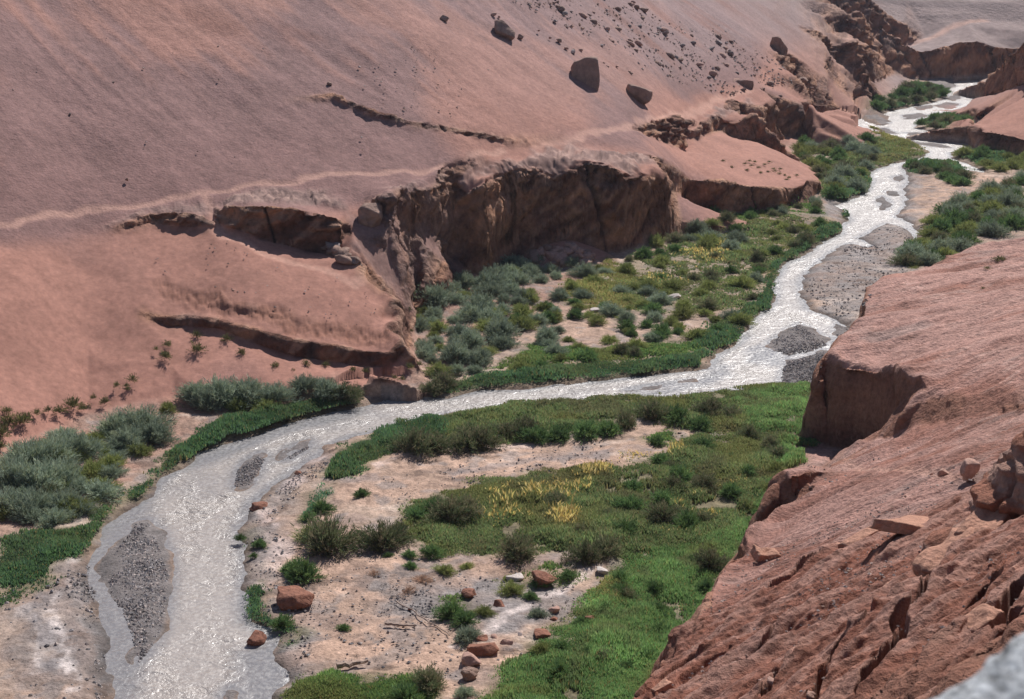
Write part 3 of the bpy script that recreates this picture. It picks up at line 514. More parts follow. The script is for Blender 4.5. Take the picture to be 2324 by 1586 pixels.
def new_mesh(name, verts, faces, cols=None, smooth=True, mat=None, alpha=None, nv=4):
    me = bpy.data.meshes.new(name); n = len(verts); k = len(faces)
    me.vertices.add(n); me.vertices.foreach_set('co', np.ascontiguousarray(verts, np.float32).ravel())
    me.loops.add(k * nv); me.loops.foreach_set('vertex_index', np.ascontiguousarray(faces, np.int32).ravel())
    me.polygons.add(k); me.polygons.foreach_set('loop_start', np.arange(0, k * nv, nv, dtype=np.int32))
    me.polygons.foreach_set('use_smooth', np.full(k, smooth, bool))
    if cols is not None:
        a = me.attributes.new('base', 'FLOAT_COLOR', 'POINT'); c = np.ones((n, 4), np.float32); c[:, :3] = cols; c[:, 3] = 1 if alpha is None else alpha; a.data.foreach_set('color', c.ravel())
    me.update(calc_edges=True); me.validate()
    if mat: me.materials.append(mat)
    return me
def link(name, me, **props):
    o = bpy.data.objects.new(name, me); COL.objects.link(o)
    for k, v in props.items(): o[k] = v
    return o

# ------------------------------------------------------------------ materials
def mat_new(name):
    m = bpy.data.materials.new(name); m.use_nodes = True; n = m.node_tree; n.nodes.clear()
    out = n.nodes.new('ShaderNodeOutputMaterial'); return m, n, out
def nd(n, t, **kw):
    x = n.nodes.new(t)
    for k, v in kw.items(): setattr(x, k, v)
    return x
def ground_mat(name, bscale=(2.2, 9.0, 34.0), bstr=.9, speck=.35, rough=.92, attr=True, base=(.4, .25, .2), bdist=.12):
    m, n, out = mat_new(name); L = n.links.new
    b = nd(n, 'ShaderNodeBsdfPrincipled'); b.inputs['Roughness'].default_value = rough; b.inputs['Specular IOR Level'].default_value = .25
    tc = nd(n, 'ShaderNodeTexCoord'); at = nd(n, 'ShaderNodeAttribute', attribute_name='base')
    src = at.outputs['Color']
    if not attr:
        rgb = nd(n, 'ShaderNodeRGB'); rgb.outputs[0].default_value = (*base, 1); src = rgb.outputs[0]
    def noise(s, d=6, r=.65):
        t = nd(n, 'ShaderNodeTexNoise'); t.inputs['Scale'].default_value = s; t.inputs['Detail'].default_value = d; t.inputs['Roughness'].default_value = r
        L(tc.outputs['Object'], t.inputs['Vector']); return t
    t1 = noise(bscale[1] * .6, 5, .7); rmp = nd(n, 'ShaderNodeMapRange'); rmp.inputs[1].default_value = .3; rmp.inputs[2].default_value = .7
    rmp.inputs[3].default_value = 1 - speck; rmp.inputs[4].default_value = 1 + speck; L(t1.outputs[0], rmp.inputs[0])
    mx = nd(n, 'ShaderNodeVectorMath', operation='SCALE'); L(src, mx.inputs[0]); L(rmp.outputs[0], mx.inputs['Scale']); L(mx.outputs[0], b.inputs['Base Color'])
    a = noise(bscale[0], 7, .7); v = nd(n, 'ShaderNodeTexVoronoi'); v.inputs['Scale'].default_value = bscale[1]; L(tc.outputs['Object'], v.inputs['Vector'])
    c = noise(bscale[2], 3, .6)
    m1 = nd(n, 'ShaderNodeMath', operation='MULTIPLY_ADD'); m1.inputs[1].default_value = .35; L(v.outputs['Distance'], m1.inputs[0]); L(a.outputs[0], m1.inputs[2])
    m2 = nd(n, 'ShaderNodeMath', operation='MULTIPLY_ADD'); m2.inputs[1].default_value = .25; L(c.outputs[0], m2.inputs[0]); L(m1.outputs[0], m2.inputs[2])
    bp = nd(n, 'ShaderNodeBump'); bp.inputs['Strength'].default_value = bstr; bp.inputs['Distance'].default_value = bdist
    if attr: ms_ = nd(n, 'ShaderNodeMath', operation='MULTIPLY'); ms_.inputs[1].default_value = bstr; L(at.outputs['Alpha'], ms_.inputs[0]); L(ms_.outputs[0], bp.inputs['Strength'])
    L(m2.outputs[0], bp.inputs['Height']); L(bp.outputs[0], b.inputs['Normal'])
    L(b.outputs[0], out.inputs[0]); return m
M_SLOPE = ground_mat('slope_gravel', (1.2, 3.5, 12), .6, .2, bdist=.2)
M_CLIFF = ground_mat('cliff_rock', (.7, 1.6, 6), 1.0, .42, bdist=.7)
M_FLOOR = ground_mat('river_flat', (2.0, 6.0, 22), .9, .35, bdist=.12)
M_MESA = ground_mat('mesa_rock', (1.2, 4, 18), 1.0, .34, bdist=.26)
M_FAR = ground_mat('far_slope', (.25, .8, 3), .9, .25, bdist=.7)

# ------------------------------------------------------------------ split the terrain by what it is
NV = NC * NRW; V = Pn.reshape(-1, 3); CV = col.reshape(-1, 3); AV = ALP.reshape(-1)
idx = np.arange(NV, dtype=np.int32).reshape(NC, NRW)
FC = np.stack([idx[:-1, :-1], idx[:-1, 1:], idx[1:, 1:], idx[1:, :-1]], -1).reshape(-1, 4)
def cen(a): return (a[:-1, :-1] + a[1:, 1:]).ravel() * .5
fz = np.zeros(len(FC), np.int8)
cD = cen(D); cm_ = cen(mesa); cf = cen(floor); cr2 = cen(rock)
fz[:] = 1; fz[(cr2 > .55)] = 2; fz[cf > .5] = 0; fz[(cD > 388) & (cf <= .5)] = 4; fz[cm_ > .5] = 3
GRD = {}
for k, (nm, mt) in enumerate([('ground', M_FLOOR), ('hillside', M_SLOPE), ('cliffs', M_CLIFF), ('rock_terrace', M_MESA), ('far_hills', M_FAR)]):
    fs = FC[fz == k]; us, inv = np.unique(fs, return_inverse=True)
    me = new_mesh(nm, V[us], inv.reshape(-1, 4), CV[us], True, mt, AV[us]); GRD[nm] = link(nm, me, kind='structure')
print('terrain built', round(time.time() - T0, 1))
del FC, idx, col, mc, rc, fl, CV

# ------------------------------------------------------------------ water
m, n, out = mat_new('muddy_water'); L = n.links.new
b = nd(n, 'ShaderNodeBsdfPrincipled'); b.inputs['Base Color'].default_value = (.33, .275, .24, 1); b.inputs['Roughness'].default_value = .5; b.inputs['IOR'].default_value = 1.5; b.inputs['Specular IOR Level'].default_value = 1.0
tc = nd(n, 'ShaderNodeTexCoord'); mp = nd(n, 'ShaderNodeMapping'); L(tc.outputs['Object'], mp.inputs[0]); mp.inputs['Rotation'].default_value = (0, 0, .3); mp.inputs['Scale'].default_value = (1.0, 1.25, 1)
h = None
for s, w in ((.55, 1.25), (1.5, .62), (4.2, .27), (12.0, .09)):
    t = nd(n, 'ShaderNodeTexNoise'); t.inputs['Scale'].default_value = s; t.inputs['Detail'].default_value = 3; t.inputs['Distortion'].default_value = .9; L(mp.outputs[0], t.inputs['Vector'])
    q_ = nd(n, 'ShaderNodeMath', operation='MULTIPLY_ADD'); q_.inputs[1].default_value = w; L(t.outputs[0], q_.inputs[0])
    if h: L(h, q_.inputs[2])
    else: q_.inputs[2].default_value = 0
    h = q_.outputs[0]
ca0 = nd(n, 'ShaderNodeAttribute', attribute_name='base'); ca = nd(n, 'ShaderNodeSeparateColor'); L(ca0.outputs['Color'], ca.inputs[0]); mc_ = nd(n, 'ShaderNodeMix', data_type='RGBA'); L(ca.outputs[0], mc_.inputs[0]); mc_.inputs[6].default_value = (.37, .33, .30, 1); mc_.inputs[7].default_value = (.22, .21, .21, 1); L(mc_.outputs[2], b.inputs['Base Color'])
cal = nd(n, 'ShaderNodeTexNoise'); cal.inputs['Scale'].default_value = .16; cal.inputs['Detail'].default_value = 3; L(tc.outputs['Object'], cal.inputs['Vector'])
cr = nd(n, 'ShaderNodeMapRange'); cr.inputs[1].default_value = .36; cr.inputs[2].default_value = .5; cr.inputs[3].default_value = .35; cr.inputs[4].default_value = 1.0; L(cal.outputs[0], cr.inputs[0])
rn = nd(n, 'ShaderNodeTexNoise'); rn.inputs['Scale'].default_value = 3.4; rn.inputs['Detail'].default_value = 2; L(tc.outputs['Object'], rn.inputs['Vector'])
rr_ = nd(n, 'ShaderNodeMapRange'); rr_.inputs[1].default_value = .4; rr_.inputs[2].default_value = .6; rr_.inputs[3].default_value = .24; rr_.inputs[4].default_value = .5; L(rn.outputs[0], rr_.inputs[0]); L(rr_.outputs[0], b.inputs['Roughness']); sk = nd(n, 'ShaderNodeMapRange'); sk.inputs[1].default_value = .3; sk.inputs[2].default_value = .7; sk.inputs[3].default_value = .45; sk.inputs[4].default_value = 1.25; L(ca.outputs[1], sk.inputs[0])
bp = nd(n, 'ShaderNodeBump'); cs = nd(n, 'ShaderNodeMapRange'); cs.inputs[3].default_value = 1; cs.inputs[4].default_value = .4; L(ca.outputs[0], cs.inputs[0]); cm2 = nd(n, 'ShaderNodeMath', operation='MULTIPLY'); L(cr.outputs[0], cm2.inputs[0]); L(cs.outputs[0], cm2.inputs[1]); cm3 = nd(n, 'ShaderNodeMath', operation='MULTIPLY'); L(cm2.outputs[0], cm3.inputs[0]); L(sk.outputs[0], cm3.inputs[1]); L(cm3.outputs[0], bp.inputs['Strength']); bp.inputs['Distance'].default_value = .27; L(h, bp.inputs['Height']); L(bp.outputs[0], b.inputs['Normal']); L(b.outputs[0], out.inputs[0])
WM = m
# one sheet that follows the river, a little wider than its banks
gx = np.linspace(-60, 190, 501); gy = np.linspace(52, 420, 737); GX, GY = np.meshgrid(gx, gy, indexing='ij')
sd = sdf(GX, GY, RIVER, 3.0); keep = sd > -2.0
cal_ = sst(1.3, .2, np.abs(sd)); dbar = np.full(GX.shape, -3.0, np.float32)
for b_ in BARS: dbar = np.maximum(dbar, sdf(GX, GY, b_, 3.0))
cal_ = np.maximum(cal_, sst(-1.1, -.1, dbar))
for l_ in ([(200,1290),(240,1200),(300,1150),(345,1150),(300,1190),(250,1260),(240,1330),(270,1400),(320,1510),(300,1600),(240,1600),(230,1450)], [(540,1480),(640,1440),(660,1560),(620,1640),(560,1640)], [(1380,905),(1500,885),(1560,870),(1640,830),(1655,850),(1600,875),(1480,900)], [(1700,790),(1745,780),(1800,810),(1780,830),(1700,820)], [(420,1040),(620,965),(820,925),(820,935),(640,985),(440,1065)]):
    cal_ = np.maximum(cal_, sst(-1.2, .6, sdf(GX, GY, poly(l_), 3.0)))
cal_ = np.clip(cal_ + .35 * sst(.45, .9, fb2(GX, GY, 5, 3, 203)), 0, 1)
wv = np.stack([GX, GY, np.full(GX.shape, 0.0)], -1); wv[..., 2] += fb2(GX, GY, 1.6, 3, 201) * .035
wi = np.arange(GX.size).reshape(GX.shape); fk = (keep[:-1, :-1] | keep[1:, 1:])
wf = np.stack([wi[:-1, :-1], wi[1:, :-1], wi[1:, 1:], wi[:-1, 1:]], -1)[fk]; us, inv = np.unique(wf, return_inverse=True)
stk = fb2(sd * 1.3 + fb2(GX, GY, 3, 2, 207) * .5, (GX * .645 + GY * .764) * .16, 1.0, 3, 209); cw = np.stack([cal_, .5 + .5 * np.clip(stk, -1, 1), cal_], -1).reshape(-1, 3)[us]
link('river_water', new_mesh('river_water', wv.reshape(-1, 3)[us], inv.reshape(-1, 4), cw, True, WM), kind='structure')

# ------------------------------------------------------------------ vegetation
def rgbl(*a): return [np.array(c, np.float32) for c in a]
def leaf_mat(name, spread=.25, trans=.35, attr=True, base=(.1, .13, .07), rnd=.25):
    m, n, out = mat_new(name); L = n.links.new
    if attr: at = nd(n, 'ShaderNodeAttribute', attribute_name='base'); src = at.outputs['Color']
    else: r = nd(n, 'ShaderNodeRGB'); r.outputs[0].default_value = (*base, 1); src = r.outputs[0]
    oi = nd(n, 'ShaderNodeObjectInfo'); mr = nd(n, 'ShaderNodeMapRange'); mr.inputs[3].default_value = 1 - rnd; mr.inputs[4].default_value = 1 + rnd; L(oi.outputs['Random'], mr.inputs[0])
    mx = nd(n, 'ShaderNodeVectorMath', operation='SCALE'); L(src, mx.inputs[0]); L(mr.outputs[0], mx.inputs['Scale'])
    df = nd(n, 'ShaderNodeBsdfDiffuse'); tr = nd(n, 'ShaderNodeBsdfTranslucent'); L(mx.outputs[0], df.inputs[0]); L(mx.outputs[0], tr.inputs[0])
    ms = nd(n, 'ShaderNodeMixShader'); ms.inputs[0].default_value = trans; L(df.outputs[0], ms.inputs[1]); L(tr.outputs[0], ms.inputs[2])
    L(ms.outputs[0], out.inputs[0]); return m
M_GRASS = leaf_mat('grass_blades', trans=.45, rnd=0.0)
GPAL_ = {'deep': rgbl((.055,.115,.045),(.075,.145,.05),(.045,.09,.05)), 'green': rgbl((.105,.17,.05),(.12,.19,.05),(.06,.12,.04)), 'mixed': rgbl((.10,.155,.055),(.13,.18,.06),(.075,.115,.05),(.16,.165,.075)),
        'yellow': rgbl((.14,.17,.055),(.17,.18,.06),(.22,.19,.075)), 'bright': rgbl((.10,.20,.06),(.13,.22,.07),(.16,.23,.08),(.085,.15,.06)), 'straw': rgbl((.60,.45,.16),(.56,.44,.20),(.14,.18,.05)), 'teal': rgbl((.06,.14,.07),(.08,.17,.09))}
GPAL = {k: [np.clip(c * {'straw': 1.35}.get(k, 1.75) + (0 if k == 'straw' else np.array((.012, .0, .012), np.float32)), 0, .8) for c in v] for k, v in GPAL_.items()}
NAMES = {'deep': ('reeds', 'dense deep green reeds fringing the river banks', 'reeds'), 'green': ('grass', 'mid green grass growing in patches on the river flat', 'grass'), 'mixed': ('grass', 'olive and brownish mixed grass and herbs covering the valley floor', 'grass'),
         'yellow': ('grass', 'yellow green grass in pale dry patches on the flat', 'grass'), 'bright': ('grass', 'tall bright green grass below the red rock terrace', 'grass'), 'straw': ('grass', 'straw yellow seed heads standing among green grass', 'grass'), 'teal': ('grass', 'blue green tufts at the gravelly water edge', 'grass')}
R_ = np.random.default_rng(11)
acc = {}
for lst, kind, hgt, dn_ in GR:
    pg = poly(lst); xs = [p[0] for p in pg]; ys = [p[1] for p in pg]; area = (max(xs) - min(xs)) * (max(ys) - min(ys))
    dist = math.hypot(sum(xs) / len(xs), sum(ys) / len(ys)); rho = 125 * dn_ * (100 / dist) ** 2.0
    if kind == 'straw': rho *= .7
    n_ = int(area * rho); x = R_.uniform(min(xs), max(xs), n_); y = R_.uniform(min(ys), max(ys), n_)
    jx = fb2(x, y, 3, 3, 131) * 1.5 + R_.normal(0, .25, n_); jy = fb2(x, y, 3, 3, 133) * 1.5 + R_.normal(0, .25, n_)
    k = inside(x + jx, y + jy, pg); x, y = x[k], y[k]
    cl = fb2(x, y, 1.7, 3, 301) + fb2(x, y, 6, 2, 303) * .6
    k = cl + R_.uniform(-.5, .5, len(x)) > {'deep': -1.2, 'bright': -.75, 'straw': .30, 'teal': -.1}.get(kind, -.45); x, y, cl = x[k], y[k], cl[k]
    hh = hgt * (1.25 if kind == 'straw' else 1) * (.55 + .45 * np.clip(cl + .5, 0, 1.3)) * R_.uniform(.6, 1.15, len(x)) * (dist / 110) ** .25
    ed = sdf(x, y, pg, 4.0) + fb2(x, y, 2.0, 3, 305) * .8; hh = hh * np.clip(.35 + ed / 2.2, .3, 1.0) * (.75 + .35 * fb2(x, y, 3.5, 2, 307))
    wv_ = sdf(x, y, RIVER, 2.0); k = (zat(x, y) < 1.7) & (wv_ < .15) & (R_.random(len(x)) < np.clip(.35 + ed / 1.5, .15, 1)); acc.setdefault(kind, []).append((x[k], y[k], hh[k], cl[k], np.full(k.sum(), dist)))
for kind, parts in acc.items():
    x, y, hh, cl, ds = [np.concatenate([p[i] for p in parts]) for i in range(5)]
    n_ = len(x); B = 3 if kind != 'straw' else 1; x, y, hh, cl, ds = [np.repeat(a, B) for a in (x, y, hh, cl, ds)]; n_ *= B
    x = x + R_.normal(0, .08, n_); y = y + R_.normal(0, .08, n_); z = zat(x, y) - .03
    z = np.minimum(z, .55 + 0 * z) if kind == 'deep' else z
    zz = z; a = R_.uniform(0, 2 * np.pi, n_); ln = R_.uniform(.05, .32 if kind in ('deep', 'bright') else .5, n_) * hh; w = (.014 + .00024 * ds) * R_.uniform(.7, 1.4, n_) * (1.0 if kind != 'straw' else 1.3)
    wa = R_.uniform(-1, 1, n_) * .9; px, py = np.cos(wa) * w, np.sin(wa) * w
    v0 = np.stack([x - px, y - py, zz], -1); v1 = np.stack([x + px, y + py, zz], -1)
    mx_, my_ = x + np.cos(a) * ln * .35, y + np.sin(a) * ln * .35
    v2 = np.stack([mx_ + px * .8, my_ + py * .8, zz + hh * .6], -1); v3 = np.stack([mx_ - px * .8, my_ - py * .8, zz + hh * .6], -1)
    v4 = np.stack([x + np.cos(a) * ln, y + np.sin(a) * ln, zz + hh], -1)
    pal = GPAL[kind]; ci = R_.integers(0, len(pal), n_); c = np.stack(pal)[ci] * (1 + .28 * cl[:, None]); hu = sst(.0, .7, fb2(x, y, 4.5, 3, 311))[:, None] * (.65 if kind in ('bright', 'mixed', 'green') else .2); c = c * (1 - hu) + np.array((.27, .27, .10)) * hu; hb = sst(.2, .9, fb2(x, y, 3.0, 3, 313))[:, None] * (.5 if kind in ('mixed', 'bright') else .15); c = c * (1 - hb) + np.array((.20, .165, .10)) * hb; c = c * R_.uniform(.8, 1.2, (n_, 1))
    dry = (R_.random(n_) < .05)[:, None]; c = np.where(dry, np.array((.33, .26, .11)), c)
    if kind == 'straw':
        v0[:, 2] += hh * .55; v1[:, 2] += hh * .55; v2[:, 2] += hh * .25; v3[:, 2] += hh * .25; v4[:, 2] += hh * .1; c = np.stack(pal)[np.where(ci == 2, 0, ci)] * R_.uniform(.7, 1.2, (n_, 1))
    V5 = np.stack([v0, v1, v2, v3, v4], 1).reshape(-1, 3); C5 = np.repeat(np.clip(c, .01, .8), 5, 0)
    b0 = np.arange(n_) * 5; F = np.concatenate([np.stack([b0, b0 + 1, b0 + 2], -1), np.stack([b0, b0 + 2, b0 + 3], -1), np.stack([b0 + 3, b0 + 2, b0 + 4], -1)])
    nm, lb, ct = NAMES[kind]; me = new_mesh(nm, V5, F, C5, False, M_GRASS, nv=3); link(nm, me, kind='stuff', label=lb, category=ct); print(kind, n_)
print('grass', round(time.time() - T0, 1))

# ---- shrubs: thin leafy sprigs on fanning stems
def tuft(seed, nst, leaf, width, up=.55, per=14, pal=None, flat=.85, jit=.35):
    r = np.random.default_rng(seed); V_, C_ = [], []
    th = r.uniform(0, 2 * np.pi, nst); cz = r.uniform(0, 1, nst) ** up; sr = np.sqrt(1 - cz ** 2)
    lob = 1 + .28 * np.sin(th * 2 + r.uniform(0, 6)) + .2 * np.sin(th * 3 + r.uniform(0, 6)) + .12 * np.sin(th * 5 + r.uniform(0, 6))
    rad = r.uniform(.45, 1.0, nst) ** .5
    end = np.stack([np.cos(th) * sr * lob * rad, np.sin(th) * sr * lob * rad, (cz * flat + .04) * rad * (1 + .18 * np.sin(th * 4 + cz * 5))], -1)
    t = r.uniform(.35, 1.06, (nst, per)); base = r.normal(0, .06, (nst, 3)); base[:, 2] = 0
    p = base[:, None] * (1 - t[..., None]) + end[:, None] * t[..., None]; p[..., 2] -= .10 * t ** 2 * sr[:, None]
    p = (p + r.normal(0, .035, p.shape)).reshape(-1, 3); d = np.repeat(end, per, 0); d /= np.linalg.norm(d, axis=1, keepdims=True) + 1e-6
    d = d + r.normal(0, jit, d.shape); d[:, 2] += .25; d /= np.linalg.norm(d, axis=1, keepdims=True)
    s = np.cross(d, r.normal(0, 1, d.shape)); s /= np.linalg.norm(s, axis=1, keepdims=True) + 1e-6
    L_ = leaf * r.uniform(.6, 1.3, (len(p), 1)); w_ = width * r.uniform(.7, 1.3, (len(p), 1))
    p[:, 2] = np.maximum(p[:, 2], .01)
    Vt = np.stack([p - s * w_, p + s * w_, p + d * L_], 1).reshape(-1, 3)
    c = np.stack(pal)[r.integers(0, len(pal), nst)] * 1.9; c = np.repeat(c, per, 0) * r.uniform(.75, 1.25, (len(p), 1)); C3 = np.repeat(c, 3, 0)
    F_ = np.arange(len(p) * 3).reshape(-1, 3); return Vt, F_, C3, end, base
def stems(end, base, k, seed, rad=.012):
    r = np.random.default_rng(seed); ii = r.choice(len(end), k, replace=False); V_, F_ = [], []
    for i in ii:
        a = base[i]; b = end[i] * .8; mid = (a + b) / 2 + np.array((0, 0, .05)); o = len(V_)
        for q_, rr in ((a, rad), (mid, rad * .7), (b, rad * .25)):
            for g in range(3): an = g * 2.094; V_.append((q_[0] + math.cos(an) * rr, q_[1] + math.sin(an) * rr, q_[2]))
        for s_ in (0, 3):
            for g in range(3): h_ = (g + 1) % 3; F_.append((o + s_ + g, o + s_ + h_, o + s_ + 3 + h_, o + s_ + 3 + g))
    return np.array(V_), np.array(F_)
M_LEAF = leaf_mat('shrub_leaves', trans=.25, rnd=.22); M_STEM = ground_mat('shrub_stems', attr=False, base=(.16, .11, .08), speck=.2)
KIND = {  # prototypes: leaf colours, size, count
 'tamarisk': dict(name='tamarisk_shrub', n=6, nst=420, per=16, leaf=.15, width=.015, up=.6, flat=.85, pal=rgbl((.165,.20,.15),(.20,.235,.175),(.13,.16,.125),(.18,.20,.13))),
 'dark': dict(name='dark_bush', n=4, nst=360, per=15, leaf=.15, width=.015, up=.6, flat=.95, pal=rgbl((.10,.115,.06),(.13,.13,.075),(.075,.10,.05),(.15,.13,.085))),
 'green': dict(name='green_bush', n=4, nst=260, per=13, leaf=.20, width=.02, up=.55, flat=.8, pal=rgbl((.085,.14,.055),(.115,.165,.06),(.065,.11,.05))),
 'olive': dict(name='olive_bush', n=4, nst=300, per=13, leaf=.18, width=.016, up=.55, flat=.75, pal=rgbl((.16,.185,.065),(.20,.21,.085),(.13,.15,.06))),
 'scrub': dict(name='desert_scrub', n=3, nst=60, per=9, leaf=.26, width=.03, up=.5, flat=1.0, pal=rgbl((.10,.10,.045),(.13,.125,.055),(.075,.08,.04))),
 'dry': dict(name='dry_brush', n=2, nst=90, per=9, leaf=.3, width=.011, up=.8, flat=.5, pal=rgbl((.26,.17,.12),(.20,.13,.09))),
}
for kk, d in KIND.items():
    d['meshes'] = []
    for i in range(d['n']):
        Vt, F_, C3, en, ba = tuft(hash_ := 1000 + 37 * i + 7 * len(kk), d['nst'], d['leaf'], d['width'], d['up'], d['per'], d['pal'], d['flat'])
        fm_ = new_mesh('foliage', Vt, F_, C3, False, M_LEAF, nv=3); sv, sf = stems(en, ba, min(18, d['nst'] // 3), i); sm_ = new_mesh('stems', sv, sf, None, True, M_STEM)
        d['meshes'].append((fm_, sm_))
cnt = {}
def shrub(kind, x, y, r, label, group, hs=1.0, sink=.05):
    d = KIND[kind]; fm_, sm_ = d['meshes'][random.randrange(d['n'])]; z = float(zat(np.array([x]), np.array([y]))[0])
    e = bpy.data.objects.new(d['name'], None); COL.objects.link(e); e.empty_display_size = .3
    r *= 1.18 if kind == 'tamarisk' else 1.0; e.location = (x, y, z - sink * r); e.rotation_euler = (0, 0, random.uniform(0, 6.28)); e.scale = (r, r * random.uniform(.85, 1.15), r * hs)
    e['label'] = label; e['category'] = d['name'].split('_')[1] if kind != 'dry' else 'brush'; e['group'] = group
    for nm, me in (('foliage', fm_), ('stems', sm_)):
        c = bpy.data.objects.new(nm, me); COL.objects.link(c); c.parent = e
    cnt[kind] = cnt.get(kind, 0) + 1
    return e
random.seed(5)
# hand-placed shrubs: u, v (foot), radius in metres, kind
HAND = [
 (445,900,1.5,'tamarisk'),(500,905,1.7,'tamarisk'),(560,900,1.9,'tamarisk'),(620,905,1.6,'tamarisk'),(470,925,1.4,'tamarisk'),(540,930,1.3,'olive'),(600,930,1.2,'olive'),(690,885,1.3,'tamarisk'),(740,895,1.5,'tamarisk'),(780,905,1.6,'dark'),(800,900,1.2,'dark'),
 (270,985,1.8,'tamarisk'),(320,980,1.9,'tamarisk'),(350,1000,1.6,'tamarisk'),(290,1010,1.5,'tamarisk'),(380,935,1.0,'olive'),
 (60,1060,2.0,'tamarisk'),(120,1050,1.9,'tamarisk'),(180,1030,1.8,'tamarisk'),(30,1100,2.0,'tamarisk'),(90,1110,2.0,'tamarisk'),(150,1100,1.7,'tamarisk'),(210,1080,1.6,'olive'),(20,1160,1.7,'tamarisk'),(75,1165,1.6,'tamarisk'),(170,1165,1.5,'olive'),(230,1110,1.3,'olive'),(120,1135,1.3,'dark'),(250,1060,1.3,'olive'),(140,1020,1.4,'tamarisk'),
 (945,1025,2.0,'dark'),(990,1020,1.7,'dark'),(1060,1015,2.0,'dark'),(1095,1012,1.7,'dark'),(1150,990,1.4,'dark'),(1190,985,1.6,'dark'),(1215,1000,1.5,'green'),(1270,995,1.5,'green'),(1330,990,1.6,'green'),(1380,985,1.3,'green'),(1420,970,1.4,'dark'),(1480,950,1.7,'dark'),(1540,955,1.5,'green'),(1610,940,1.6,'dark'),(1590,970,1.4,'green'),(1660,950,1.4,'dark'),
 (745,1245,2.2,'dark'),(720,1225,1.5,'olive'),(865,1240,2.0,'dark'),(900,1225,1.4,'dark'),(1020,1180,1.8,'dark'),(1060,1170,1.5,'dark'),(945,1175,1.0,'green'),(985,1160,1.1,'green'),(1175,1265,1.7,'dark'),(1260,1150,1.2,'dark'),(1330,1270,1.5,'dark'),(1380,1255,1.3,'dark'),(1430,1160,1.4,'green'),(1500,1180,1.5,'dark'),(1560,1200,1.4,'green'),(1610,1290,1.4,'dark'),(1600,1110,1.4,'dark'),(1540,1090,1.3,'green'),
 (685,1310,1.5,'green'),(660,1300,.9,'green'),(730,1160,1.0,'green'),(700,1180,.8,'green'),(820,1125,.7,'green'),(930,1265,.6,'green'),(932,1290,.55,'green'),(880,1265,.4,'green'),(980,1262,.9,'green'),(1010,1300,.8,'olive'),(1060,1290,.6,'olive'),
 (1025,1400,1.1,'green'),(1055,1415,.9,'green'),(1060,1450,.8,'tamarisk'),(1100,1395,.8,'olive'),(1160,1345,.9,'olive'),(1205,1360,.6,'green'),(1230,1330,.8,'green'),(1290,1315,.7,'green'),(1220,1400,.6,'tamarisk'),(1420,1360,.8,'dark'),(1490,1010,.9,'green'),(1500,1050,1.0,'green'),(1295,1075,.6,'scrub'),
 (975,1560,1.2,'dark'),(1055,1580,.6,'tamarisk'),(920,1590,1.2,'green'),(780,1430,.45,'green'),(1370,1500,.9,'dark'),(1230,1480,.8,'olive'),(590,1240,.6,'green'),(545,1225,.5,'green'),(575,1265,.35,'green'),(640,1420,.8,'green'),
 (1005,880,1.7,'dark'),(975,890,1.2,'dark'),(1410,800,1.2,'dark'),(1440,805,1.0,'dark'),(1290,775,.8,'olive'),(1080,830,.7,'olive'),(1580,520,1.3,'tamarisk'),(1560,545,1.0,'tamarisk'),
 (400,1340,.5,'green') if False else (1850,1330,.01,'scrub'),
]
DESERT = [(238,918,.55),(168,925,.85),(135,938,.6),(110,935,.4),(60,955,.6),(45,960,.8),(20,965,.8),(85,940,.4),(265,880,.4),(287,878,.3),(302,868,.55),(290,885,.3),(380,785,.45),(378,815,.6),(355,795,.3),(372,808,.35),(447,765,.55),(448,800,.75),(515,775,.55),(548,805,.5),(625,835,.5),(665,845,.35),(695,830,.5),(740,830,.4),(905,714,.4),(928,708,.4),(937,668,.3),(933,752,.25),(950,775,.35),(930,838,.45),(952,830,.4),(800,842,.35),(830,846,.4),(912,862,.35),(895,860,.3),(190,930,.5),(212,905,.35),(5,990,.8),(0,1020,.7),(15,940,.5)]
for u, v, r in DESERT:
    p = hit(u, v)
    lab = 'small dark green scrub rooted in the smooth sand slope at left' if u < 320 else 'small green scrub below the shadowed earth ledge' if u < 760 else 'tiny green scrub on the red slope nose above the river'
    shrub('scrub', p[0], p[1], r * 1.1, lab, 'scrub bushes on the sand slopes', 1.1)
for u, v, r, kind in HAND:
    if r < .1: continue
    p = hit(u, v); ds_ = gd(p)
    where = ('on the left bank between sand slope and river' if u < 830 and v < 1200 else 'in a row on the near river bank' if v < 1035 and u < 1700 and v > 935 else 'under the big brown cliff' if v < 600 else 'in the foreground sand flat' if v > 1290 else 'beside the inner river bend' if v < 935 else 'in the yellow and green meadow') if u > 0 else 'on the left'
    size = 'large' if r > 1.55 else 'medium' if r > .9 else 'small'
    look = {'tamarisk': 'grey green feathery tamarisk', 'dark': 'dark brownish green bush', 'green': 'fresh green leafy bush', 'olive': 'olive green bush', 'scrub': 'sparse dry scrub'}[kind]
    shrub(kind, p[0], p[1], r, f'{size} {look} {where}', KIND[kind]['name'].replace('_', ' ') + ' ' + where, random.uniform(.85, 1.1))
